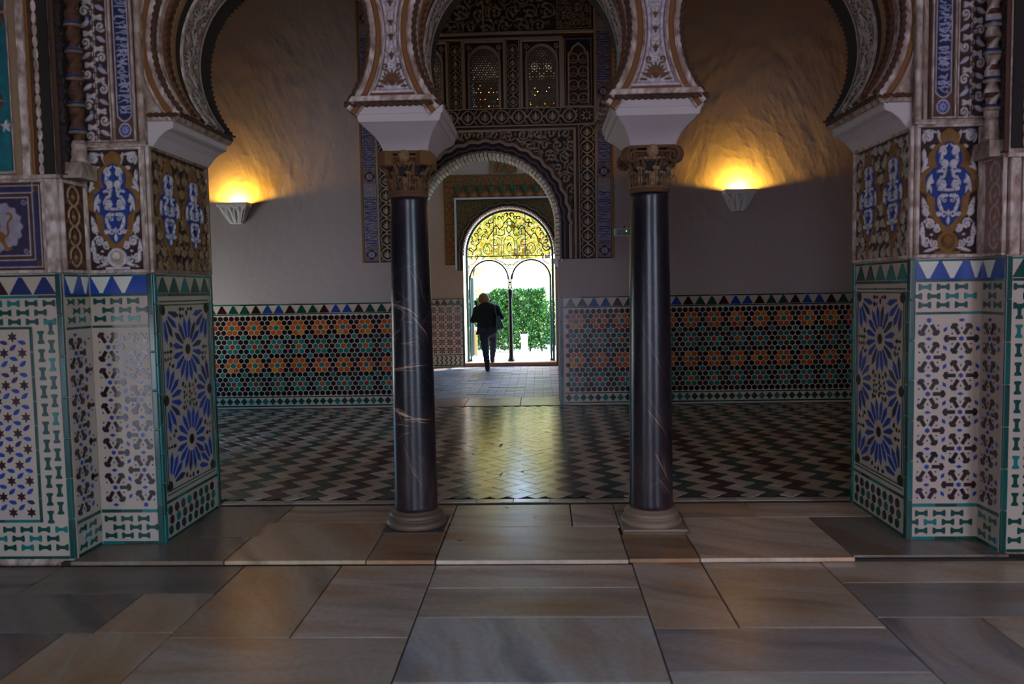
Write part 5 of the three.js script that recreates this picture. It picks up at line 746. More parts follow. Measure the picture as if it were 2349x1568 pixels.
  const fm = std('#92816f', 0.85), fr = (r0, r1, z) => merge([sweepArc(0, 0.64, bandProf(r0, r1, -0.06, z, 0.006), 0, Math.PI, 32), rspan(-r1, -r0, 0, 0.64, -0.06, z), rspan(r0, r1, 0, 0.64, -0.06, z)]);
  part(t, 'arch_frame', fr(0.2, 0.232, 0.045), fm);
  part(t, 'jamb_frame', merge([rspan(-0.3, -0.268, 0, 0.95, 0, 0.06), rspan(0.268, 0.3, 0, 0.95, 0, 0.06), rspan(-0.3, 0.3, 0.905, 0.945, 0, 0.06)]), fm);
  const F = new Relief(0.53, 0.3, 0.009, 530, 300, '#2a2036'); for (const q of [60, 470]) { F.spiral(q, 60, 40, 1.4, 0, 1, 14, 0.8, PL); F.leaf(q, 100, 1.57, 150, 26, 0.8, PL2); } F.cut((x) => { x.arc(265, 265, 226, 0, TAU); }); part(t, 'carved_corner', F.build(0.02, (u, v, k) => [u - 0.265, 0.605 + v, 0.028 + k], 1), M.relief);
});

FARWIN.forEach(([a, b], i) => { // pierced grilles in the garden wall, whose glints show through the lattices
  const w = (b - a) / 2, s = poly([[-w, 0], [w, 0], [w, 0.8], [-w, 0.8]]), p = i ? 0.105 : 0.092;
  for (let j = 0; j < 10; j++) for (let k = -4; k < 5; k++) { const x = (k + (j % 2) / 2) * p, y = 0.06 + j * p * 0.82, r = (i ? 0.026 : 0.019) * (0.75 + 0.4 * ((k * 7 + j * 3 + 40) % 5) / 4); if (Math.abs(x) > w - 0.04 || y > 0.75 || (k * 5 + j * 7 + 60) % 4 === 0) continue; const h = new THREE.Path(); for (let q = 0; q < 6; q++) { const th = -q * TAU / 6; q ? h.lineTo(x + Math.cos(th) * r, y + Math.sin(th) * r) : h.moveTo(x + r, y); } h.closePath(); s.holes.push(h); }
  const t = thing('window_grille', i ? 'pierced grille high in the far wall, behind the right lattice' : 'pierced grille high in the far wall, behind the middle lattice', 'grille', [(a + b) / 2, 5.4, -17.5]);
  part(t, 'pierced_plate', new THREE.ExtrudeGeometry(s, { depth: 0.05, bevelEnabled: false }), std('#5a4a3c', 0.9)); part(t, 'glass_pane', span(-w, w, 0, 0.8, -0.012, -0.006), phys(i ? '#ffc070' : '#ff9a60', 0.02, { transmission: 1, thickness: 0 }));
});

// ---------------------------------------------------------------- wall lamps and the small emergency fitting
function sconce(label, x, y) {
  const t = thing('wall_sconce', label, 'lamp', [x, y, BZ]), st = std('#c6beb6', 0.85);
  // three-sided corbel: thin lip, hollow fluted sides closing to a small foot
  const L = [[-0.285, 0.085, 0.08], [-0.27, 0.09, 0.085], [-0.22, 0.125, 0.12], [-0.14, 0.165, 0.16], [-0.07, 0.19, 0.185], [-0.05, 0.205, 0.2], [-0.045, 0.215, 0.21], [0, 0.215, 0.212]], pos = [], idx = [], N = 72;
  L.forEach(([yy, hx, d], j) => { for (let i = 0; i <= N; i++) { const q = i / N * 3, s = q < 1 ? [-hx, q * d] : q < 2 ? [-hx + (q - 1) * 2 * hx, d] : [hx, (3 - q) * d], fl = j > 0 && j < 6 ? 0.012 * Math.max(0, Math.cos(i / N * TAU * 9 + (j > 3 ? Math.PI : 0))) * Math.sin(Math.PI * j / 6) : 0; pos.push(s[0] * (1 - fl * 14), yy, s[1] * (1 - fl * 14)); if (j && i < N) { const a = j * (N + 1) + i, b = a - N - 1; idx.push(b, b + 1, a, b + 1, a + 1, a); } } });
  for (let i = 1; i < N; i++) idx.push(0, i + 1, i);
  const g = new THREE.BufferGeometry(); g.setAttribute('position', new THREE.Float32BufferAttribute(pos, 3)); g.setIndex(idx); g.computeVertexNormals();
  part(t, 'corbel', g, st);
  part(t, 'rim', merge([rspan(-0.217, 0.217, -0.03, 0.004, 0.19, 0.214), rspan(-0.217, -0.195, -0.03, 0.004, 0, 0.2), rspan(0.195, 0.217, -0.03, 0.004, 0, 0.2)]), st);
  part(t, 'tray', span(-0.2, 0.2, -0.06, -0.05, 0, 0.2), st);
  const lf = leafGeo(0.07, 0.2, 0.05, 0.02); for (const [px, pz, r] of [[-0.07, 0.1, 0], [0.07, 0.1, 0], [-0.105, 0.06, -Math.PI / 2], [0.105, 0.06, Math.PI / 2]]) { const o = part(t, 'leaf', lf, st); o.position.set(px, -0.255, pz); o.rotation.y = r; o.rotation.x = r ? 0 : 0.2; }
  const warm = new THREE.Color(1, 0.53, 0.05);
  part(t, 'lamp_bulb', new THREE.CapsuleGeometry(0.016, 0.07, 4, 10).rotateZ(Math.PI / 2).translate(0.02, -0.012, 0.1), std('#fff2d0', 0.4, { emissive: new THREE.Color(1, 0.7, 0.3), emissiveIntensity: 4 }));
  const l = new THREE.SpotLight(warm, LAMP, 9, 86 * D2R, 0.12, 2); l.position.set(0.02, -0.006, 0.1); l.target.position.set(0.02, 3, 0.2); l.castShadow = true; l.shadow.radius = 1.6; l.name = 'lamp_light'; t.add(l, l.target);
}
sconce('lit stone wall lamp to the left of the carved portal', -4.335, 2.955);
sconce('lit stone wall lamp to the right of the carved portal', 2.775, 2.985);
{
  const t = thing('emergency_light', 'small grey emergency light with a green indicator beside the right column', 'emergency light', [1.215, 2.445, BZ]);
  part(t, 'housing', new RoundedBoxGeometry(0.34, 0.125, 0.06, 3, 0.02).translate(0, 0, 0.03), std('#b0abb0', 0.3)); part(t, 'diffuser', rspan(-0.13, 0.15, -0.045, 0.03, 0.055, 0.068, 0.006), std('#77737a', 0.25));
  part(t, 'indicator', new THREE.SphereGeometry(0.012, 10, 8).translate(0.002, 0.012, 0.07), std('#1c3a10', 0.4, { emissive: new THREE.Color(0.18, 0.6, 0.05), emissiveIntensity: 0.6 })); part(t, 'cable_entry', new THREE.CylinderGeometry(0.012, 0.012, 0.03, 10).translate(-0.02, 0.074, 0.02), std('#55504e', 0.7));
}

// ---------------------------------------------------------------- far room: ochre carving round the gate, tiled walls
const FZ = -17.1;
{
  const t = thing('carved_surround', 'ochre and green carved surround of the garden gate arch', 'surround', [GX, 0, FZ]), OC = '#b06e26', OG = '#6e3e12', GN = '#2a5c3c';
  const P = (name, x, y, w, h, U, V, ground, depth, draw) => { const F = new Relief(w, h, 0.014, U, V, ground); draw(F); return part(t, name, F.build(depth, (u, v, k) => [x + u, y + v, 0.015 + k], 1), M.relief); };
  const busy = (F, U, V, r, c) => { vines(F, r, U, r * 0.6, V, r, c, '#8a5a1c'); for (let k = 0; k < U * V / 9000; k++) F.blob(rr(0, U), rr(0, V), r * 0.3, r * 0.22, 0.15, GN); };
  const tri = (F, U, V) => { for (let x = 0; x < U; x += 240) { F.fill((c) => { c.moveTo(x, 0); c.lineTo(x + 150, 0); c.lineTo(x + 75, V * 0.8); c.closePath(); }, 0.6, GN); F.palmette(x + 75, V * 0.1, 1.57, V * 0.6, 0.9, '#3a5a34', 5); F.palmette(x + 195, V, -1.57, V * 0.75, 0.9, OC, 5); } };
  P('carved_frieze', -1.385, 3.9, 2.77, 0.26, 2770, 260, OG, 0.03, (F) => busy(F, 2770, 260, 60, OC)); P('lobed_frieze', -1.17, 3.67, 2.34, 0.23, 2340, 230, OG, 0.03, (F) => tri(F, 2340, 230));
  for (const s of [-1, 1]) P('carved_upright', s > 0 ? 1.165 : -1.385, 2.226, 0.22, 1.67, 220, 1670, OG, 0.03, (F) => busy(F, 220, 1670, 58, OC));
  P('carved_spandrel', -1.12, 2.13, 2.24, 1.49, 2240, 1490, '#58401a', 0.03, (F) => { busy(F, 2240, 1490, 70, '#7a5a24'); F.cut((x) => { x.arc(1120, 1490 - (GY - 2.13) * 1000, 1090, 0, TAU); x.rect(30, 1490 - (GY - 2.13) * 1000, 2180, 900); }); });
  part(t, 'white_frame', merge([rspan(-1.165, 1.165, 3.625, 3.665, 0, 0.06), rspan(-1.165, -1.125, 2.13, 3.63, 0, 0.06), rspan(1.125, 1.165, 2.13, 3.63, 0, 0.06)]), M.white);
  const ring = (name, r0, r1, z, m, wave) => { part(t, name, sweepArc(0, GY, bandProf(r0, r1, 0, z, 0.006), 0, Math.PI, 80, wave), m); for (const s of [-1, 1]) part(t, name, rspan(Math.min(s * r0, s * r1), Math.max(s * r0, s * r1), 2.1, GY, 0, z, 0.006), m); };
  ring('brown_ring', 1.0, 1.12, 0.035, std('#4a2e14', 0.9)); ring('wavy_line', 1.07, 1.09, 0.05, std('#6f7a56', 0.8), (a) => 0.013 * Math.cos(a * 26));
  const sc = new THREE.ConeGeometry(0.034, 0.05, 5).rotateZ(Math.PI / 2 * -1).translate(-0.01, 0, 0), sm = std('#b79a92', 0.8);
  for (let k = 0; k <= 44; k++) { const a = k / 44 * Math.PI, o = part(t, 'scallop', rspan(-0.02, 0.024, -0.026, 0.026, -0.3, 0.045, 0.012), sm); o.position.set(Math.cos(a) * 0.992, GY + Math.sin(a) * 0.992, 0); o.rotation.z = a; }
  const up = thing('carved_plaque', 'small ochre carved panel above the gate surround', 'panel', [GX - 0.06, 4.2, FZ]), F = new Relief(0.54, 0.7, 0.014, 540, 700, OG); busy(F, 540, 700, 64, OC); F.frame(8, 8, 532, 692, 24, 0.8, '#9a7a3a'); part(up, 'carving', F.build(0.03, (u, v, k) => [u - 0.27, v, 0.012 + k]), M.relief);
}
function farDado(label, x0, w, barRight, z = FZ, turn = 0) {
  const t = thing('tile_dado', label, 'tiled dado', [x0, 0, z], turn), H = 1.5; dadoBase(t, w, H, M.grout); t.children[0].position.z = 0.028;
  const g = new THREE.Group(); g.position.z = 0.028; const q = (n, L, m) => lay(t, n, L, m, 0.028), a = barRight ? 0.01 : 0.05, b = barRight ? w - 0.05 : w - 0.01;
  part(t, 'edge_tile', rspan(barRight ? w - 0.045 : 0, barRight ? w : 0.045, 0, H, -0.0, 0.04, 0.006), TM('green'));
  for (const [p, r] of [[1.48, 1.5], [1.355, 1.372], [0.03, 0.05], [0.262, 0.28]]) part(t, 'border_strip', rspan(a, b, p, r, 0.02, 0.034, 0.002), TM('green'));
  const C = [], cg = crenelGeo(0.145, 0.1); for (let u = 0.08; u < b - a - 0.07; u += 0.152) C.push([cg, ['plum', 'green', 'plum', 'dark'][C.length % 4], barRight ? b - u : a + u, 1.375]); q('battlement_tile', C, 12);
  const S = [], lz = kiteGeo(-0.034, 0.0, 0.034, 0.03), sq = rhombGeo(0.022, 0.022); for (let j = 0; j < 6; j++) for (let u = 0.1; u < b - a - 0.08; u += 0.176) { const x = barRight ? b - u : a + u, y = 0.37 + j * 0.176; S.push([sq, 'green', x, y]); for (let k = 0; k < 8; k++) { const th = k * Math.PI / 4; S.push([lz, k % 2 ? 'plum' : 'red', x + Math.cos(th) * 0.058, y + Math.sin(th) * 0.058, th]); } S.push([sq, 'dark', x + 0.088, y + 0.088]); }
  q('star_tile', S, 0); const Z = [], zg = slab(poly([[-0.04, -0.05], [0.0, 0], [-0.04, 0.05], [-0.005, 0.05], [0.035, 0], [-0.005, -0.05]]), TH, BV); for (const y of [0.1, 0.2]) for (let u = 0.06; u < b - a - 0.05; u += 0.1) Z.push([zg, 'green', barRight ? b - u : a + u, y]); q('chevron_tile', Z, 0);
}
farDado('tiled dado with brown stars left of the garden gate', -4.1, 2.43, true);
farDado('tiled dado with brown stars right of the garden gate', 0.325, 2.4, false);

// ---------------------------------------------------------------- garden gate of wrought iron
{
  const t = thing('garden_gate', 'open wrought iron garden gate with two small arches under a scrollwork fan', 'gate', [GX, 0, -17.42]), I = M.iron, R = 0.955;
  const arcP = (cx, cy, r, a, b, n = 24) => Array.from({ length: n + 1 }, (_, i) => { const q = a + (b - a) * i / n; return [cx + Math.cos(q) * r, cy + Math.sin(q) * r, 0]; });
  part(t, 'outer_frame', merge([sweepArc(0, GY, bandProf(R - 0.03, R + 0.02, -0.03, 0.03, 0.006), 0, Math.PI, 64), rspan(-R - 0.02, -R + 0.03, 0.08, GY, -0.03, 0.03), rspan(R - 0.03, R + 0.02, 0.08, GY, -0.03, 0.03)]), M.gateGreen);
  part(t, 'transom', rspan(-R, R, 2.405, 2.425, -0.014, 0.014), I);
  for (const x of [-0.345, 0.355]) part(t, 'mullion', rspan(x - 0.009, x + 0.009, 2.42, GY + Math.sqrt(R * R - x * x), -0.012, 0.012), I);
  for (const x of [-0.46, 0.47]) part(t, 'small_arch', tube([...arcP(x, 1.9, 0.425, 0, Math.PI, 20)], 0.017, 48, 8), I);
  // centre post: flared foot, slim shaft, moulded capital, pierced neck
  const cp = part(t, 'centre_post', lathe([[0, 0.08], [0.075, 0.08], [0.08, 0.11], [0.06, 0.15], [0.05, 0.2], [0.046, 0.3], [0.04, 1.3], [0.036, 1.45], [0.05, 1.5], [0.044, 1.53], [0.058, 1.57], [0.058, 1.66], [0.05, 1.68], [0, 1.68]], 12), I);
  part(cp, 'pierced_neck', merge([tube([[-0.052, 1.66, 0], [-0.03, 1.75, 0], [-0.03, 1.95, 0], [-0.05, 2.02, 0]], 0.01), tube([[0.052, 1.66, 0], [0.03, 1.75, 0], [0.03, 1.95, 0], [0.05, 2.02, 0]], 0.01), new THREE.TorusGeometry(0.022, 0.008, 6, 14).translate(0, 1.71, 0), new THREE.TorusGeometry(0.018, 0.007, 6, 14).translate(0, 1.78, 0), rspan(-0.035, 0.035, 1.815, 1.85, -0.015, 0.015), rspan(-0.03, 0.03, 1.9, 1.912, -0.01, 0.01)]), I);
  const Z = (zx, zy) => [(zx - 890) * 0.00136, 2.415 + (870 - zy) * 0.00132, 0];
  const both = (name, pts, r) => { for (const s of [1, -1]) part(t, name, tube(pts.map(([a, b]) => { const q = Z(a, b); return [q[0] * s, q[1], 0]; }), r, pts.length * 6, 5), I); };
  both('cusped_rail', [[215, 735], [295, 790], [350, 735], [352, 692], [404, 640], [384, 586], [428, 592], [442, 545], [486, 496], [532, 556], [542, 590], [556, 540], [600, 490], [632, 440], [640, 410], [690, 368], [730, 420], [737, 440], [748, 410], [792, 375], [800, 335], [836, 298], [890, 234]], 0.0115);
  both('inner_rail', [[890, 350], [852, 402], [858, 452], [890, 486]], 0.01); both('inner_rail', [[646, 410], [690, 420], [690, 512], [812, 512], [812, 410], [842, 390]], 0.0095);
  both('inner_rail', [[690, 545], [700, 556], [762, 600], [762, 830], [800, 935]], 0.0085); both('inner_rail', [[606, 545], [640, 516], [690, 512]], 0.0085); both('inner_rail', [[600, 600], [684, 602], [684, 640], [704, 644], [690, 684], [600, 682]], 0.0085);
  both('little_arch', [[476, 800], [472, 720], [500, 672], [536, 655], [576, 670], [604, 720], [604, 800]], 0.0085); both('little_arch', [[506, 795], [512, 730], [540, 690], [566, 735], [570, 795]], 0.007);
  both('inner_rail', [[420, 870], [440, 800], [386, 745]], 0.008); both('inner_rail', [[476, 800], [520, 830], [604, 828]], 0.007); both('inner_rail', [[800, 830], [806, 650], [832, 560], [890, 535]], 0.0085); both('inner_rail', [[850, 700], [890, 640], [846, 770], [890, 800]], 0.008); both('inner_rail', [[720, 860], [722, 700]], 0.006);
  for (const [x, y, r, a, d] of [[585, 285, 44, 0.4, 1], [535, 350, 50, 1.2, -1], [420, 430, 46, 2.0, 1], [350, 515, 42, 0.5, -1], [300, 630, 40, 1.4, 1], [730, 245, 40, 0.2, -1], [795, 235, 34, 2.6, 1], [832, 185, 40, 1.0, -1], [500, 450, 36, 4, 1], [255, 755, 36, 0, -1], [360, 860, 30, 2, 1], [280, 560, 28, 3, 1]]) { const p = []; for (let i = 0; i <= 14; i++) { const q = i / 14, th = a + d * q * 5, k = r * (1 - 0.72 * q); p.push([x + Math.cos(th) * k, y + Math.sin(th) * k]); } both('scroll', p, 0.0115); }
  for (const s of [-1, 1]) part(t, 'scroll', tube([Z(890 + s * 40, 150), Z(890 + s * 12, 175), Z(890 + s * 36, 205)].map((q) => q), 0.011), I);
  part(t, 'ring', new THREE.TorusGeometry(0.026, 0.008, 6, 16).translate(0, Z(890, 510)[1], 0), I);
  both('spandrel_rail', [[250, 1020], [330, 960], [360, 905], [380, 870], [360, 850]], 0.008); both('spandrel_rail', [[640, 915], [720, 950], [800, 990], [850, 1050], [890, 1000]], 0.008); both('spandrel_rail', [[770, 1005], [890, 1005]], 0.007); both('spandrel_rail', [[830, 1085], [890, 1085]], 0.007);
  // the two leaves stand open, folded out into the garden
  for (const s of [-1, 1]) { const lf = part(t, 'door_leaf', merge([rspan(s * 0.9 - 0.018, s * 0.9 + 0.018, 0.1, 2.0, -0.09, -0.045), rspan(s * 0.9 - 0.018, s * 0.9 + 0.018, 0.1, 2.0, -0.86, -0.82), rspan(s * 0.9 - 0.014, s * 0.9 + 0.014, 0.12, 0.17, -0.86, -0.05), rspan(s * 0.9 - 0.014, s * 0.9 + 0.014, 0.95, 0.99, -0.86, -0.05), rspan(s * 0.9 - 0.014, s * 0.9 + 0.014, 1.95, 2.0, -0.86, -0.05)]), std('#155a56', 0.35)); for (let k = 1; k < 6; k++) part(lf, 'bar', new THREE.CylinderGeometry(0.008, 0.008, 1.82, 8).translate(s * 0.9, 1.05, -0.05 - k * 0.13), I); part(lf, 'foot_bolt', rspan(s * 0.9 - 0.03, s * 0.9 + 0.03, 0.083, 0.13, -0.06, 0.0), I); }
}

// ---------------------------------------------------------------- the garden beyond
const stone = std('#cfc2ae', 0.9);
const terrace = struct('terrace', span(-6, 6, -0.3, 0.06, -20.05, -17.75), std('#a8947a', 0.9));
for (let r = 0; r < 4; r++) for (let c = 0; c < 8; c++) { const x = -3.6 + c * 0.8 + (r % 2) * 0.4, z = -17.76 - r * 0.57; part(terrace, 'paving_stone', rspan(x + 0.005, x + 0.795, 0.03, 0.075, z - 0.565, z - 0.005, 0.006), stone); }
struct('ground', span(-40, 40, -0.4, 0.03, -70, -20.05), std('#8a7a5e', 0.95));
{ const w = struct('wall_garden', span(-14, 14, 0, 2.5, -23.4, -23.1), std('#e6c67c', 0.9)); part(w, 'coping', rspan(-14, 14, 2.5, 2.57, -23.46, -23.04, 0.01), stone); }
function post(label, x, z, h, m, capM) { const t = thing('garden_post', label, 'post', [x, 0.075, z]); part(t, 'shaft', rspan(-0.085, 0.085, 0.02, h, -0.085, 0.085, 0.01), m); part(t, 'cap', merge([rspan(-0.105, 0.105, h, h + 0.03, -0.105, 0.105, 0.008), rspan(-0.095, 0.095, h - 0.03, h, -0.095, 0.095, 0.006)]), capM ?? m); part(t, 'foot', rspan(-0.1, 0.1, 0, 0.04, -0.1, 0.1, 0.008), m); }
post('low white stone post in front of the hedge, right of the gate centre', -0.43, -19.85, 0.44, stone);
post('low tan post by the left gate leaf, behind the walking woman', -1.66, -19.2, 0.66, std('#b06a2a', 0.85), stone);
const leafShape = (() => { const g = new THREE.BufferGeometry(), p = [0, 0, 0, -0.5, 0.45, 0.12, 0, 0.5, 0, 0.5, 0.45, 0.12, 0, 1, -0.1]; g.setAttribute('position', new THREE.Float32BufferAttribute(p, 3)); g.setIndex([0, 2, 1, 0, 3, 2, 1, 2, 4, 2, 3, 4]); g.computeVertexNormals(); return g; })();
function leaves(parent, name, n, place, size, colors, rough = 0.45) {
  const m = phys(0xffffff, rough, { side: THREE.DoubleSide, transmission: 0.35, thickness: 0 }), o = new THREE.InstancedMesh(leafShape, m, n), q = new THREE.Quaternion(), v = new THREE.Vector3(), M4 = new THREE.Matrix4(), c = new THREE.Color();
  for (let i = 0; i < n; i++) { const p = place(i), s = size * rr(0.6, 1.25); q.setFromEuler(new THREE.Euler(rr(-1.3, 1.3), rr(0, TAU), rr(-2, 2))); o.setMatrixAt(i, M4.compose(v.set(...p), q, new THREE.Vector3(s * 0.7, s, s))); o.setColorAt(i, c.set(colors[Math.floor(rnd() * colors.length)]).multiplyScalar(rr(0.75, 1.2))); }
  o.name = name; shade(o); parent.add(o); o.userData.kind = 'stuff'; return o;
}
{
  const h = thing('hedge', 'clipped leafy green hedge in sun beyond the gate', 'hedge', [0, 0.05, -20.75]);
  const top = (x) => 1.63 - (x < -1.15 ? (-1.15 - x) * 0.5 : 0) + 0.05 * noise.noise(x * 6, 2, 1) - (x > 0.0 ? x * 0.25 : 0);
  leaves(h, 'leaf_mass', 17000, () => { const x = rr(-1.75, 0.62), y = (x > 0.12 ? 0.12 + 0.88 * rnd() * rnd() : 0.03 + 0.97 * rnd() ** 0.8) * top(x), d = rnd() * rnd(); return [x, y, 0.28 - d * 0.5 + 0.08 * noise.noise(x * 5, y * 5, 4)]; }, 0.075, ['#1f5a18', '#2c701e', '#3c8426', '#1a4a18', '#5a9830', '#153f16', '#34782a']);
  for (const [x, a] of [[-1.3, 0.1], [-0.8, -0.15], [-0.3, 0.12], [0.02, -0.2], [0.3, 0.15]]) part(h, 'stem', tube([[x, 0, 0.1], [x + a * 0.4, 0.4, 0.16], [x + a, 0.9, 0.12], [x + a * 0.6, 1.35, 0.1]], 0.022, 24, 6), M.bark);
  part(h, 'backing_twigs', merge(Array.from({ length: 26 }, () => { const x = rr(-1.7, 0.4), y = rr(0.3, 1.2); return tube([[x, y, 0], [x + rr(-0.2, 0.2), y + 0.2, 0.05], [x + rr(-0.3, 0.3), y + 0.35, 0]], 0.008, 8, 4); })), M.bark).userData.kind = 'stuff';
}
function tree(name, label, x, z, h, blobs, n, size, colors, group) {
  const t = thing(name, label, 'tree', [x, 0.03, z], 0, group);
  part(t, 'trunk', tube([[0, 0, 0], [0.05, h * 0.3, 0.03], [-0.06, h * 0.6, 0], [0.05, h * 0.85, 0.05]], 0.09, 30, 8), M.bark);
  blobs.forEach(([bx, by, bz], k) => { part(t, 'branch', tube([[0, h * (0.35 + 0.06 * k), 0], [bx * 0.5, (h * 0.45 + by) / 2, bz * 0.5], [bx, by, bz]], 0.03, 16, 6), M.bark); });
  leaves(t, 'foliage', n, () => { const b = blobs[Math.floor(rnd() * blobs.length)], u = rr(-1, 1), a = rr(0, TAU), r = b[3] * Math.cbrt(rr(0.12, 1)), s = Math.sqrt(1 - u * u); return [b[0] + r * s * Math.cos(a), b[1] + r * u * 0.8, b[2] + r * s * Math.sin(a)]; }, size, colors);
}
const YEL = ['#d8a818', '#e0b428', '#c8a01c', '#b8a028', '#d49018', '#8a9a28'], YG = ['#a8a828', '#8fa02a', '#c8b428', '#6f9228', '#d0b030'];
tree('garden_tree', 'yellow leaved tree behind the garden wall, seen through the left of the gate fan', -2.3, -24.6, 4.4, [[-0.6, 3.5, 0.2, 1.0], [0.5, 3.9, 0.3, 1.0], [-0.2, 4.8, 0, 1.1], [0.9, 3.1, 0.5, 0.7], [0.2, 5.8, 0, 1.1], [-0.9, 2.9, 0.3, 0.7]], 9000, 0.12, [...YEL, ...YEL, ...YG]);
tree('garden_tree', 'yellow green tree behind the garden wall, seen through the right of the gate fan', 0.3, -25.2, 4.6, [[0.6, 4.0, 0.2, 0.9], [-0.7, 4.3, 0.2, 0.8], [0, 5.2, 0, 1.0], [1.3, 3.4, 0.4, 0.7], [0.3, 6.3, 0, 1.2], [-0.2, 3.3, 0.3, 0.8]], 6500, 0.12, [...YEL, ...YEL, ...YG]);
tree('garden_tree', 'tall shady tree far to the right of the garden, beyond the gate', 5.6, -26, 7, [[0, 6, 0, 2.0], [-1.6, 5.2, 0.4, 1.4], [1.4, 5.4, 0, 1.6]], 3500, 0.2, ['#3f6a20', '#58822a', '#a8a02a']);
tree('garden_tree', 'tall tree far to the left of the garden, beyond the gate', -7, -26.5, 7, [[0, 6, 0, 2.2], [1.6, 5.2, 0.4, 1.6], [-1.4, 5.4, 0, 1.6]], 3500, 0.2, ['#4f7a24', '#8a9428', '#c0a428']);
tree('garden_tree', 'broad golden tree well behind the garden wall, left of the gate axis', -3.2, -29.5, 6, [[0, 4, 0, 1.9], [1.8, 4.6, 0, 1.7], [-1.8, 4.6, 0, 1.6], [0.4, 6.4, 0, 1.8], [2.4, 3.4, 0, 1.2], [1.0, 7.4, 0, 1.6]], 9000, 0.27, [...YEL, ...YG]);
tree('garden_tree', 'broad golden tree well behind the garden wall, right of the gate axis', 1.4, -30, 6, [[0, 4.2, 0, 1.8], [1.6, 4.4, 0, 1.6], [-1.8, 4.4, 0, 1.5], [0.2, 6.4, 0, 1.8], [-0.6, 7.6, 0, 1.6]], 8000, 0.27, [...YEL, ...YEL, ...YG]);
tree('young_tree', 'slim young tree with sparse orange yellow leaves by the left gate leaf', -1.95, -20.4, 2.7, [[0.1, 1.6, 0, 0.35], [0.25, 2.2, 0.1, 0.4], [0.0, 2.7, 0, 0.45], [0.35, 1.1, 0, 0.25]], 420, 0.07, ['#e0a020', '#e8b830', '#d08418', '#c8a828']);
tree('young_tree', 'slim young tree with few yellow leaves by the right gate leaf', 0.72, -20.5, 2.6, [[-0.15, 1.6, 0, 0.3], [-0.3, 2.2, 0.1, 0.3], [0.0, 2.6, 0, 0.4]], 240, 0.07, ['#e0a020', '#d8b830', '#a8a028']);

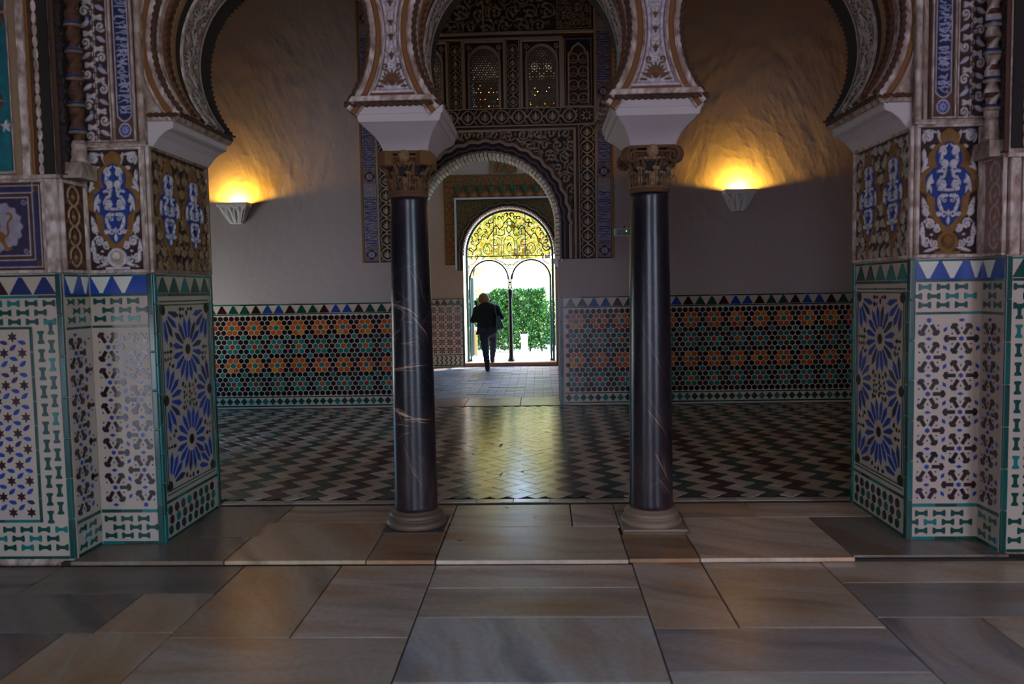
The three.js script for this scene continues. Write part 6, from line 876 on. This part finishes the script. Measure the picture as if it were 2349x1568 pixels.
// ---------------------------------------------------------------- the walking woman
{
  const W = [-1.11, 0, -16.12], smin = (a, b, k) => { const h = Math.max(0, k - Math.abs(a - b)) / k; return Math.min(a, b) - h * h * k * 0.25; };
  const cap = (p, a, b, ra, rb) => { const dx = b[0] - a[0], dy = b[1] - a[1], dz = b[2] - a[2], px = p[0] - a[0], py = p[1] - a[1], pz = p[2] - a[2], t = Math.max(0, Math.min(1, (px * dx + py * dy + pz * dz) / (dx * dx + dy * dy + dz * dz))); return Math.hypot(px - dx * t, py - dy * t, pz - dz * t) - (ra + (rb - ra) * t); };
  const ell = (p, c, r) => { const x = (p[0] - c[0]) / r[0], y = (p[1] - c[1]) / r[1], z = (p[2] - c[2]) / r[2], k = Math.hypot(x, y, z); return k < 1e-4 ? -Math.min(...r) : (k - 1) * Math.min(...r) * (0.6 + 0.4 * Math.min(1, k)); };
  const J = { pel: [-0.02, 0.86, -0.42], chest: [-0.03, 1.17, -0.44], neck: [-0.055, 1.37, -0.45], head: [-0.09, 1.5, -0.47], sl: [-0.225, 1.245, -0.43], sr: [0.16, 1.275, -0.43], el: [-0.325, 1.04, -0.44], er: [0.265, 1.1, -0.42], hl: [-0.2, 1.0, -0.7], hr: [0.12, 1.05, -0.7], hipl: [-0.11, 0.84, -0.4], hipr: [0.08, 0.86, -0.44], kl: [-0.065, 0.47, -0.22], kr: [0.07, 0.5, -0.74], al: [-0.01, 0.09, 0.0], ar: [0.035, 0.17, -0.95], tl: [0.0, 0.03, -0.16], tr: [0.04, 0.115, -1.12] };
  const legs = (p, e) => Math.min(smin(cap(p, J.hipl, J.kl, 0.098 + e, 0.062 + e), cap(p, J.kl, J.al, 0.062 + e, 0.04 + e), 0.03), smin(cap(p, J.hipr, J.kr, 0.098 + e, 0.062 + e), cap(p, J.kr, J.ar, 0.062 + e, 0.04 + e), 0.03));
  const hips = (p, e) => ell(p, [-0.015, 0.84, -0.41], [0.185 + e, 0.14 + e, 0.13 + e]);
  const torso = (p, e) => smin(ell(p, J.chest, [0.185 + e, 0.25 + e, 0.125 + e]), smin(cap(p, J.sl, J.sr, 0.075 + e, 0.075 + e), ell(p, [-0.02, 0.95, -0.42], [0.165 + e, 0.18 + e, 0.12 + e]), 0.08), 0.08);
  const arms = (p, e) => Math.min(smin(cap(p, J.sl, J.el, 0.058 + e, 0.046 + e), cap(p, J.el, J.hl, 0.046 + e, 0.03 + e), 0.02), smin(cap(p, J.sr, J.er, 0.058 + e, 0.046 + e), cap(p, J.er, J.hr, 0.046 + e, 0.03 + e), 0.02));
  const feet = (p, e) => Math.min(smin(cap(p, J.al, J.tl, 0.045 + e, 0.032 + e), cap(p, [J.al[0], 0.045, 0.03], J.tl, 0.038 + e, 0.03 + e), 0.04), smin(cap(p, J.ar, J.tr, 0.045 + e, 0.03 + e), cap(p, [J.ar[0], 0.128, -0.93], J.tr, 0.036 + e, 0.03 + e), 0.04));
  const head = (p) => { let d = smin(ell(p, J.head, [0.074, 0.105, 0.09]), ell(p, [-0.09, 1.455, -0.49], [0.058, 0.075, 0.07]), 0.05); d = smin(d, ell(p, [-0.09, 1.49, -0.565], [0.012, 0.03, 0.02]), 0.02); for (const s of [-1, 1]) { d = smin(d, ell(p, [-0.09 + s * 0.074, 1.49, -0.465], [0.012, 0.03, 0.02]), 0.01); d = Math.max(d, -ell(p, [-0.09 + s * 0.03, 1.507, -0.558], [0.014, 0.009, 0.012])); } d = smin(d, ell(p, [-0.09, 1.437, -0.551], [0.024, 0.008, 0.01]), 0.008); return smin(d, cap(p, J.neck, J.head, 0.052, 0.05), 0.04); };
  const bodyF = (x, y, z) => { const p = [x, y, z]; return smin(smin(smin(torso(p, -0.01), hips(p, -0.01), 0.06), smin(legs(p, -0.008), feet(p, -0.008), 0.03), 0.05), Math.min(smin(arms(p, -0.006), 1, 0.01), head(p)), 0.03); };
  const hand = (o, s) => sdfMesh((x, y, z) => { const p = [x - o[0], y - o[1], z - o[2]]; let d = ell(p, [0, 0, -0.045], [0.038, 0.018, 0.05]); d = smin(d, cap(p, [0, 0, 0.03], [0, 0, -0.03], 0.026, 0.026), 0.02); [[-0.028, 0.06], [-0.0095, 0.07], [0.0095, 0.066], [0.028, 0.052]].forEach(([fx, L]) => { d = smin(d, Math.min(cap(p, [fx, 0, -0.075], [fx * 1.05, -0.008, -0.075 - L * 0.5], 0.0095, 0.0088), cap(p, [fx * 1.05, -0.008, -0.075 - L * 0.5], [fx, -0.032, -0.07 - L * 0.8], 0.0088, 0.0075)), 0.006); }); return smin(d, cap(p, [s * 0.03, 0, -0.03], [s * 0.05, -0.02, -0.085], 0.012, 0.009), 0.01); }, [o[0] - 0.08, o[1] - 0.06, o[2] - 0.16], [o[0] + 0.08, o[1] + 0.05, o[2] + 0.06], 0.0045);
  const woman = thing('person', 'woman with short fair hair walking away, dark jacket, jeans and black ankle boots', 'person', W);
  const body = mergeGeometries([sdfMesh(bodyF, [-0.45, -0.02, -1.2], [0.38, 1.66, 0.12], 0.016), hand(J.hl, 1), hand(J.hr, -1)]);
  part(woman, 'body', body, std('#b98468', 0.6));
  const hem = (x) => 0.745 + (x + 0.19) * 0.24;
  part(woman, 'jacket', sdfMesh((x, y, z) => { const p = [x, y, z]; let d = smin(torso(p, 0.016), smin(arms(p, 0.016), cap(p, [-0.03, 1.33, -0.44], [-0.06, 1.4, -0.45], 0.085, 0.062), 0.04), 0.05); const t = Math.max(0, Math.min(1, (1.1 - y) / 0.34)), cx = -0.03 - 0.02 * t; d = smin(d, Math.max(Math.hypot((x - cx) / (0.165 + 0.055 * t), (z + 0.43) / (0.125 + 0.035 * t)) * 0.15 - 0.15, Math.abs(y - 0.92) - 0.26), 0.05); d += 0.004 * Math.sin(x * 40 + y * 14) * Math.max(0, Math.min(1, (1.2 - y) * 3)); d = Math.max(d, hem(x) - y, y - 1.415); return Math.max(d, -(z + 0.62) - 0.05 + (Math.abs(x) > 0.1 ? 0 : 0) - 0.02); }, [-0.46, 0.66, -0.78], [0.4, 1.46, -0.22], 0.0125), std('#10150f', 0.85));
  part(woman, 'jeans', sdfMesh((x, y, z) => { const p = [x, y, z]; let d = smin(legs(p, 0.012), hips(p, 0.008), 0.06); d += 0.003 * Math.sin(y * 60 + x * 20); return Math.max(d, y - 0.93, 0.13 - y); }, [-0.3, 0.1, -1.1], [0.3, 0.98, 0.12], 0.0125), std('#23283c', 0.85));
  part(woman, 'boot', sdfMesh((x, y, z) => { const p = [x, y, z]; return Math.max(Math.min(smin(cap(p, J.al, J.tl, 0.052, 0.04), cap(p, [J.al[0], 0.046, 0.03], J.tl, 0.044, 0.036), 0.03), cap(p, J.al, [-0.02, 0.24, -0.06], 0.053, 0.058)), -y + 0.003, y - 0.24); }, [-0.12, 0, -0.25], [0.1, 0.27, 0.12], 0.01), std('#0b0a0c', 0.4));
  part(woman, 'boot', sdfMesh((x, y, z) => { const p = [x, y, z]; return Math.max(Math.min(smin(cap(p, J.ar, J.tr, 0.05, 0.038), cap(p, [J.ar[0], 0.128, -0.93], J.tr, 0.042, 0.034), 0.03), cap(p, J.ar, [0.045, 0.3, -0.9], 0.052, 0.056)), 0.085 - y, y - 0.3); }, [-0.08, 0.07, -1.22], [0.14, 0.33, -0.8], 0.01), std('#0b0a0c', 0.4));
  part(woman, 'hair', sdfMesh((x, y, z) => { const p = [x, y, z]; let d = smin(ell(p, [-0.09, 1.515, -0.455], [0.108, 0.1, 0.11]), ell(p, [-0.09, 1.455, -0.435], [0.105, 0.075, 0.085]), 0.04); d += 0.011 * fbm(x * 28, y * 28, z * 28, 2); return Math.max(d, -ell(p, [-0.09, 1.48, -0.6], [0.07, 0.09, 0.09])); }, [-0.24, 1.34, -0.62], [0.06, 1.66, -0.3], 0.0085), std('#8a5f24', 0.75));
  const bag = thing('handbag', 'dark teal tote bag hanging from the walking woman’s right shoulder', 'bag', [W[0] + 0.235, 0, W[2] - 0.36]);
  const bs = new THREE.ExtrudeGeometry(poly([[-0.06, 1.1], [-0.02, 1.12], [0.0, 1.1], [0.085, 0.9], [0.075, 0.875], [-0.05, 0.845], [-0.07, 0.86]]), { depth: 0.1, bevelEnabled: true, bevelSize: 0.012, bevelThickness: 0.015, bevelSegments: 3 }).translate(0, 0, -0.05);
  part(bag, 'bag_body', bs, std('#16383c', 0.45)); part(bag, 'base_panel', rspan(-0.055, 0.08, 0.84, 0.862, -0.06, 0.06, 0.006).rotateZ(0.0), std('#b9a48c', 0.6));
  for (const z of [-0.04, 0.05]) part(bag, 'strap', tube([[-0.05, 1.1, z], [-0.075, 1.22, z + 0.02], [-0.09, 1.34, z - 0.02], [-0.085, 1.39, -0.05]], 0.009, 24, 6), std('#8a5a38', 0.6));
  const rod = thing('rod', 'short dark rod standing up behind the woman’s left shoulder', 'rod', [W[0] - 0.235, 1.3, W[2] - 0.42]); rod.rotation.z = 0.2; part(rod, 'grip', lathe([[0, 0], [0.012, 0], [0.014, 0.03], [0.022, 0.06], [0.026, 0.13], [0.022, 0.155], [0, 0.16]], 14), std('#141210', 0.5));
}

// ---------------------------------------------------------------- dry leaves and scraps blown onto the floors
{
  const g = (() => { const s = new THREE.Shape(); s.moveTo(-0.03, 0); s.quadraticCurveTo(-0.005, 0.02, 0.03, 0.002); s.quadraticCurveTo(0.0, -0.018, -0.03, 0); const q = new THREE.ExtrudeGeometry(s, { depth: 0.0015, bevelEnabled: false, curveSegments: 8 }), p = q.attributes.position; for (let i = 0; i < p.count; i++) p.setZ(i, p.getZ(i) + 9 * p.getX(i) ** 2 + 8 * p.getY(i) ** 2); q.rotateX(-Math.PI / 2); q.computeVertexNormals(); return q; })();
  const mats = ['#2a1a10', '#3a2414', '#1f1610'].map((c) => std(c, 0.85)), G = 'dry leaves blown onto the zigzag floor';
  const OWN = { 1: 'smaller of two dark dry leaves lying together in the yellow floor glare', 2: 'larger of two dark dry leaves lying together in the yellow floor glare', 8: 'long dry leaf on the zigzag floor beside the left column', 14: 'dry leaf on the middle marble slab between the two columns', 15: 'dry leaf on the marble step beside the left column base', 16: 'dry leaf on the marble step by the border of the zigzag floor', 26: 'dry leaf in front of the left zigzags, left of the left column' };
  LEAVES.forEach(([x, z, s], i) => {
    const far = z < -11.3, t = new THREE.Group(); t.name = numbered('dry_leaf'); scene.add(t); t.userData.kind = 'thing'; t.position.set(x, far ? 0.001 : z > -5.97 ? 0.002 : 0.0015, z); t.rotation.y = rr(0, TAU); t.scale.setScalar(s ?? rr(0.5, 0.85));
    if (OWN[i]) tag(t, OWN[i], 'leaf', far ? undefined : 'dry leaves blown onto the floor'); else tag(t, far ? 'tiny dry leaf lying on the pale pavers near the gate' : z > -5.97 ? 'small dry leaf lying on the marble step between the columns' : 'small dark dry leaf lying on the zigzag tiled floor', 'leaf', far ? 'dry leaves on the pavers' : z > -5.97 ? 'dry leaves on the marble step' : G);
    part(t, 'blade', g, mats[i % 3]); part(t, 'stalk', new THREE.CylinderGeometry(0.0012, 0.0012, 0.02, 5).rotateZ(Math.PI / 2).translate(0.037, 0.008, 0), mats[1]);
  });
}
renderer.render(scene, camera);
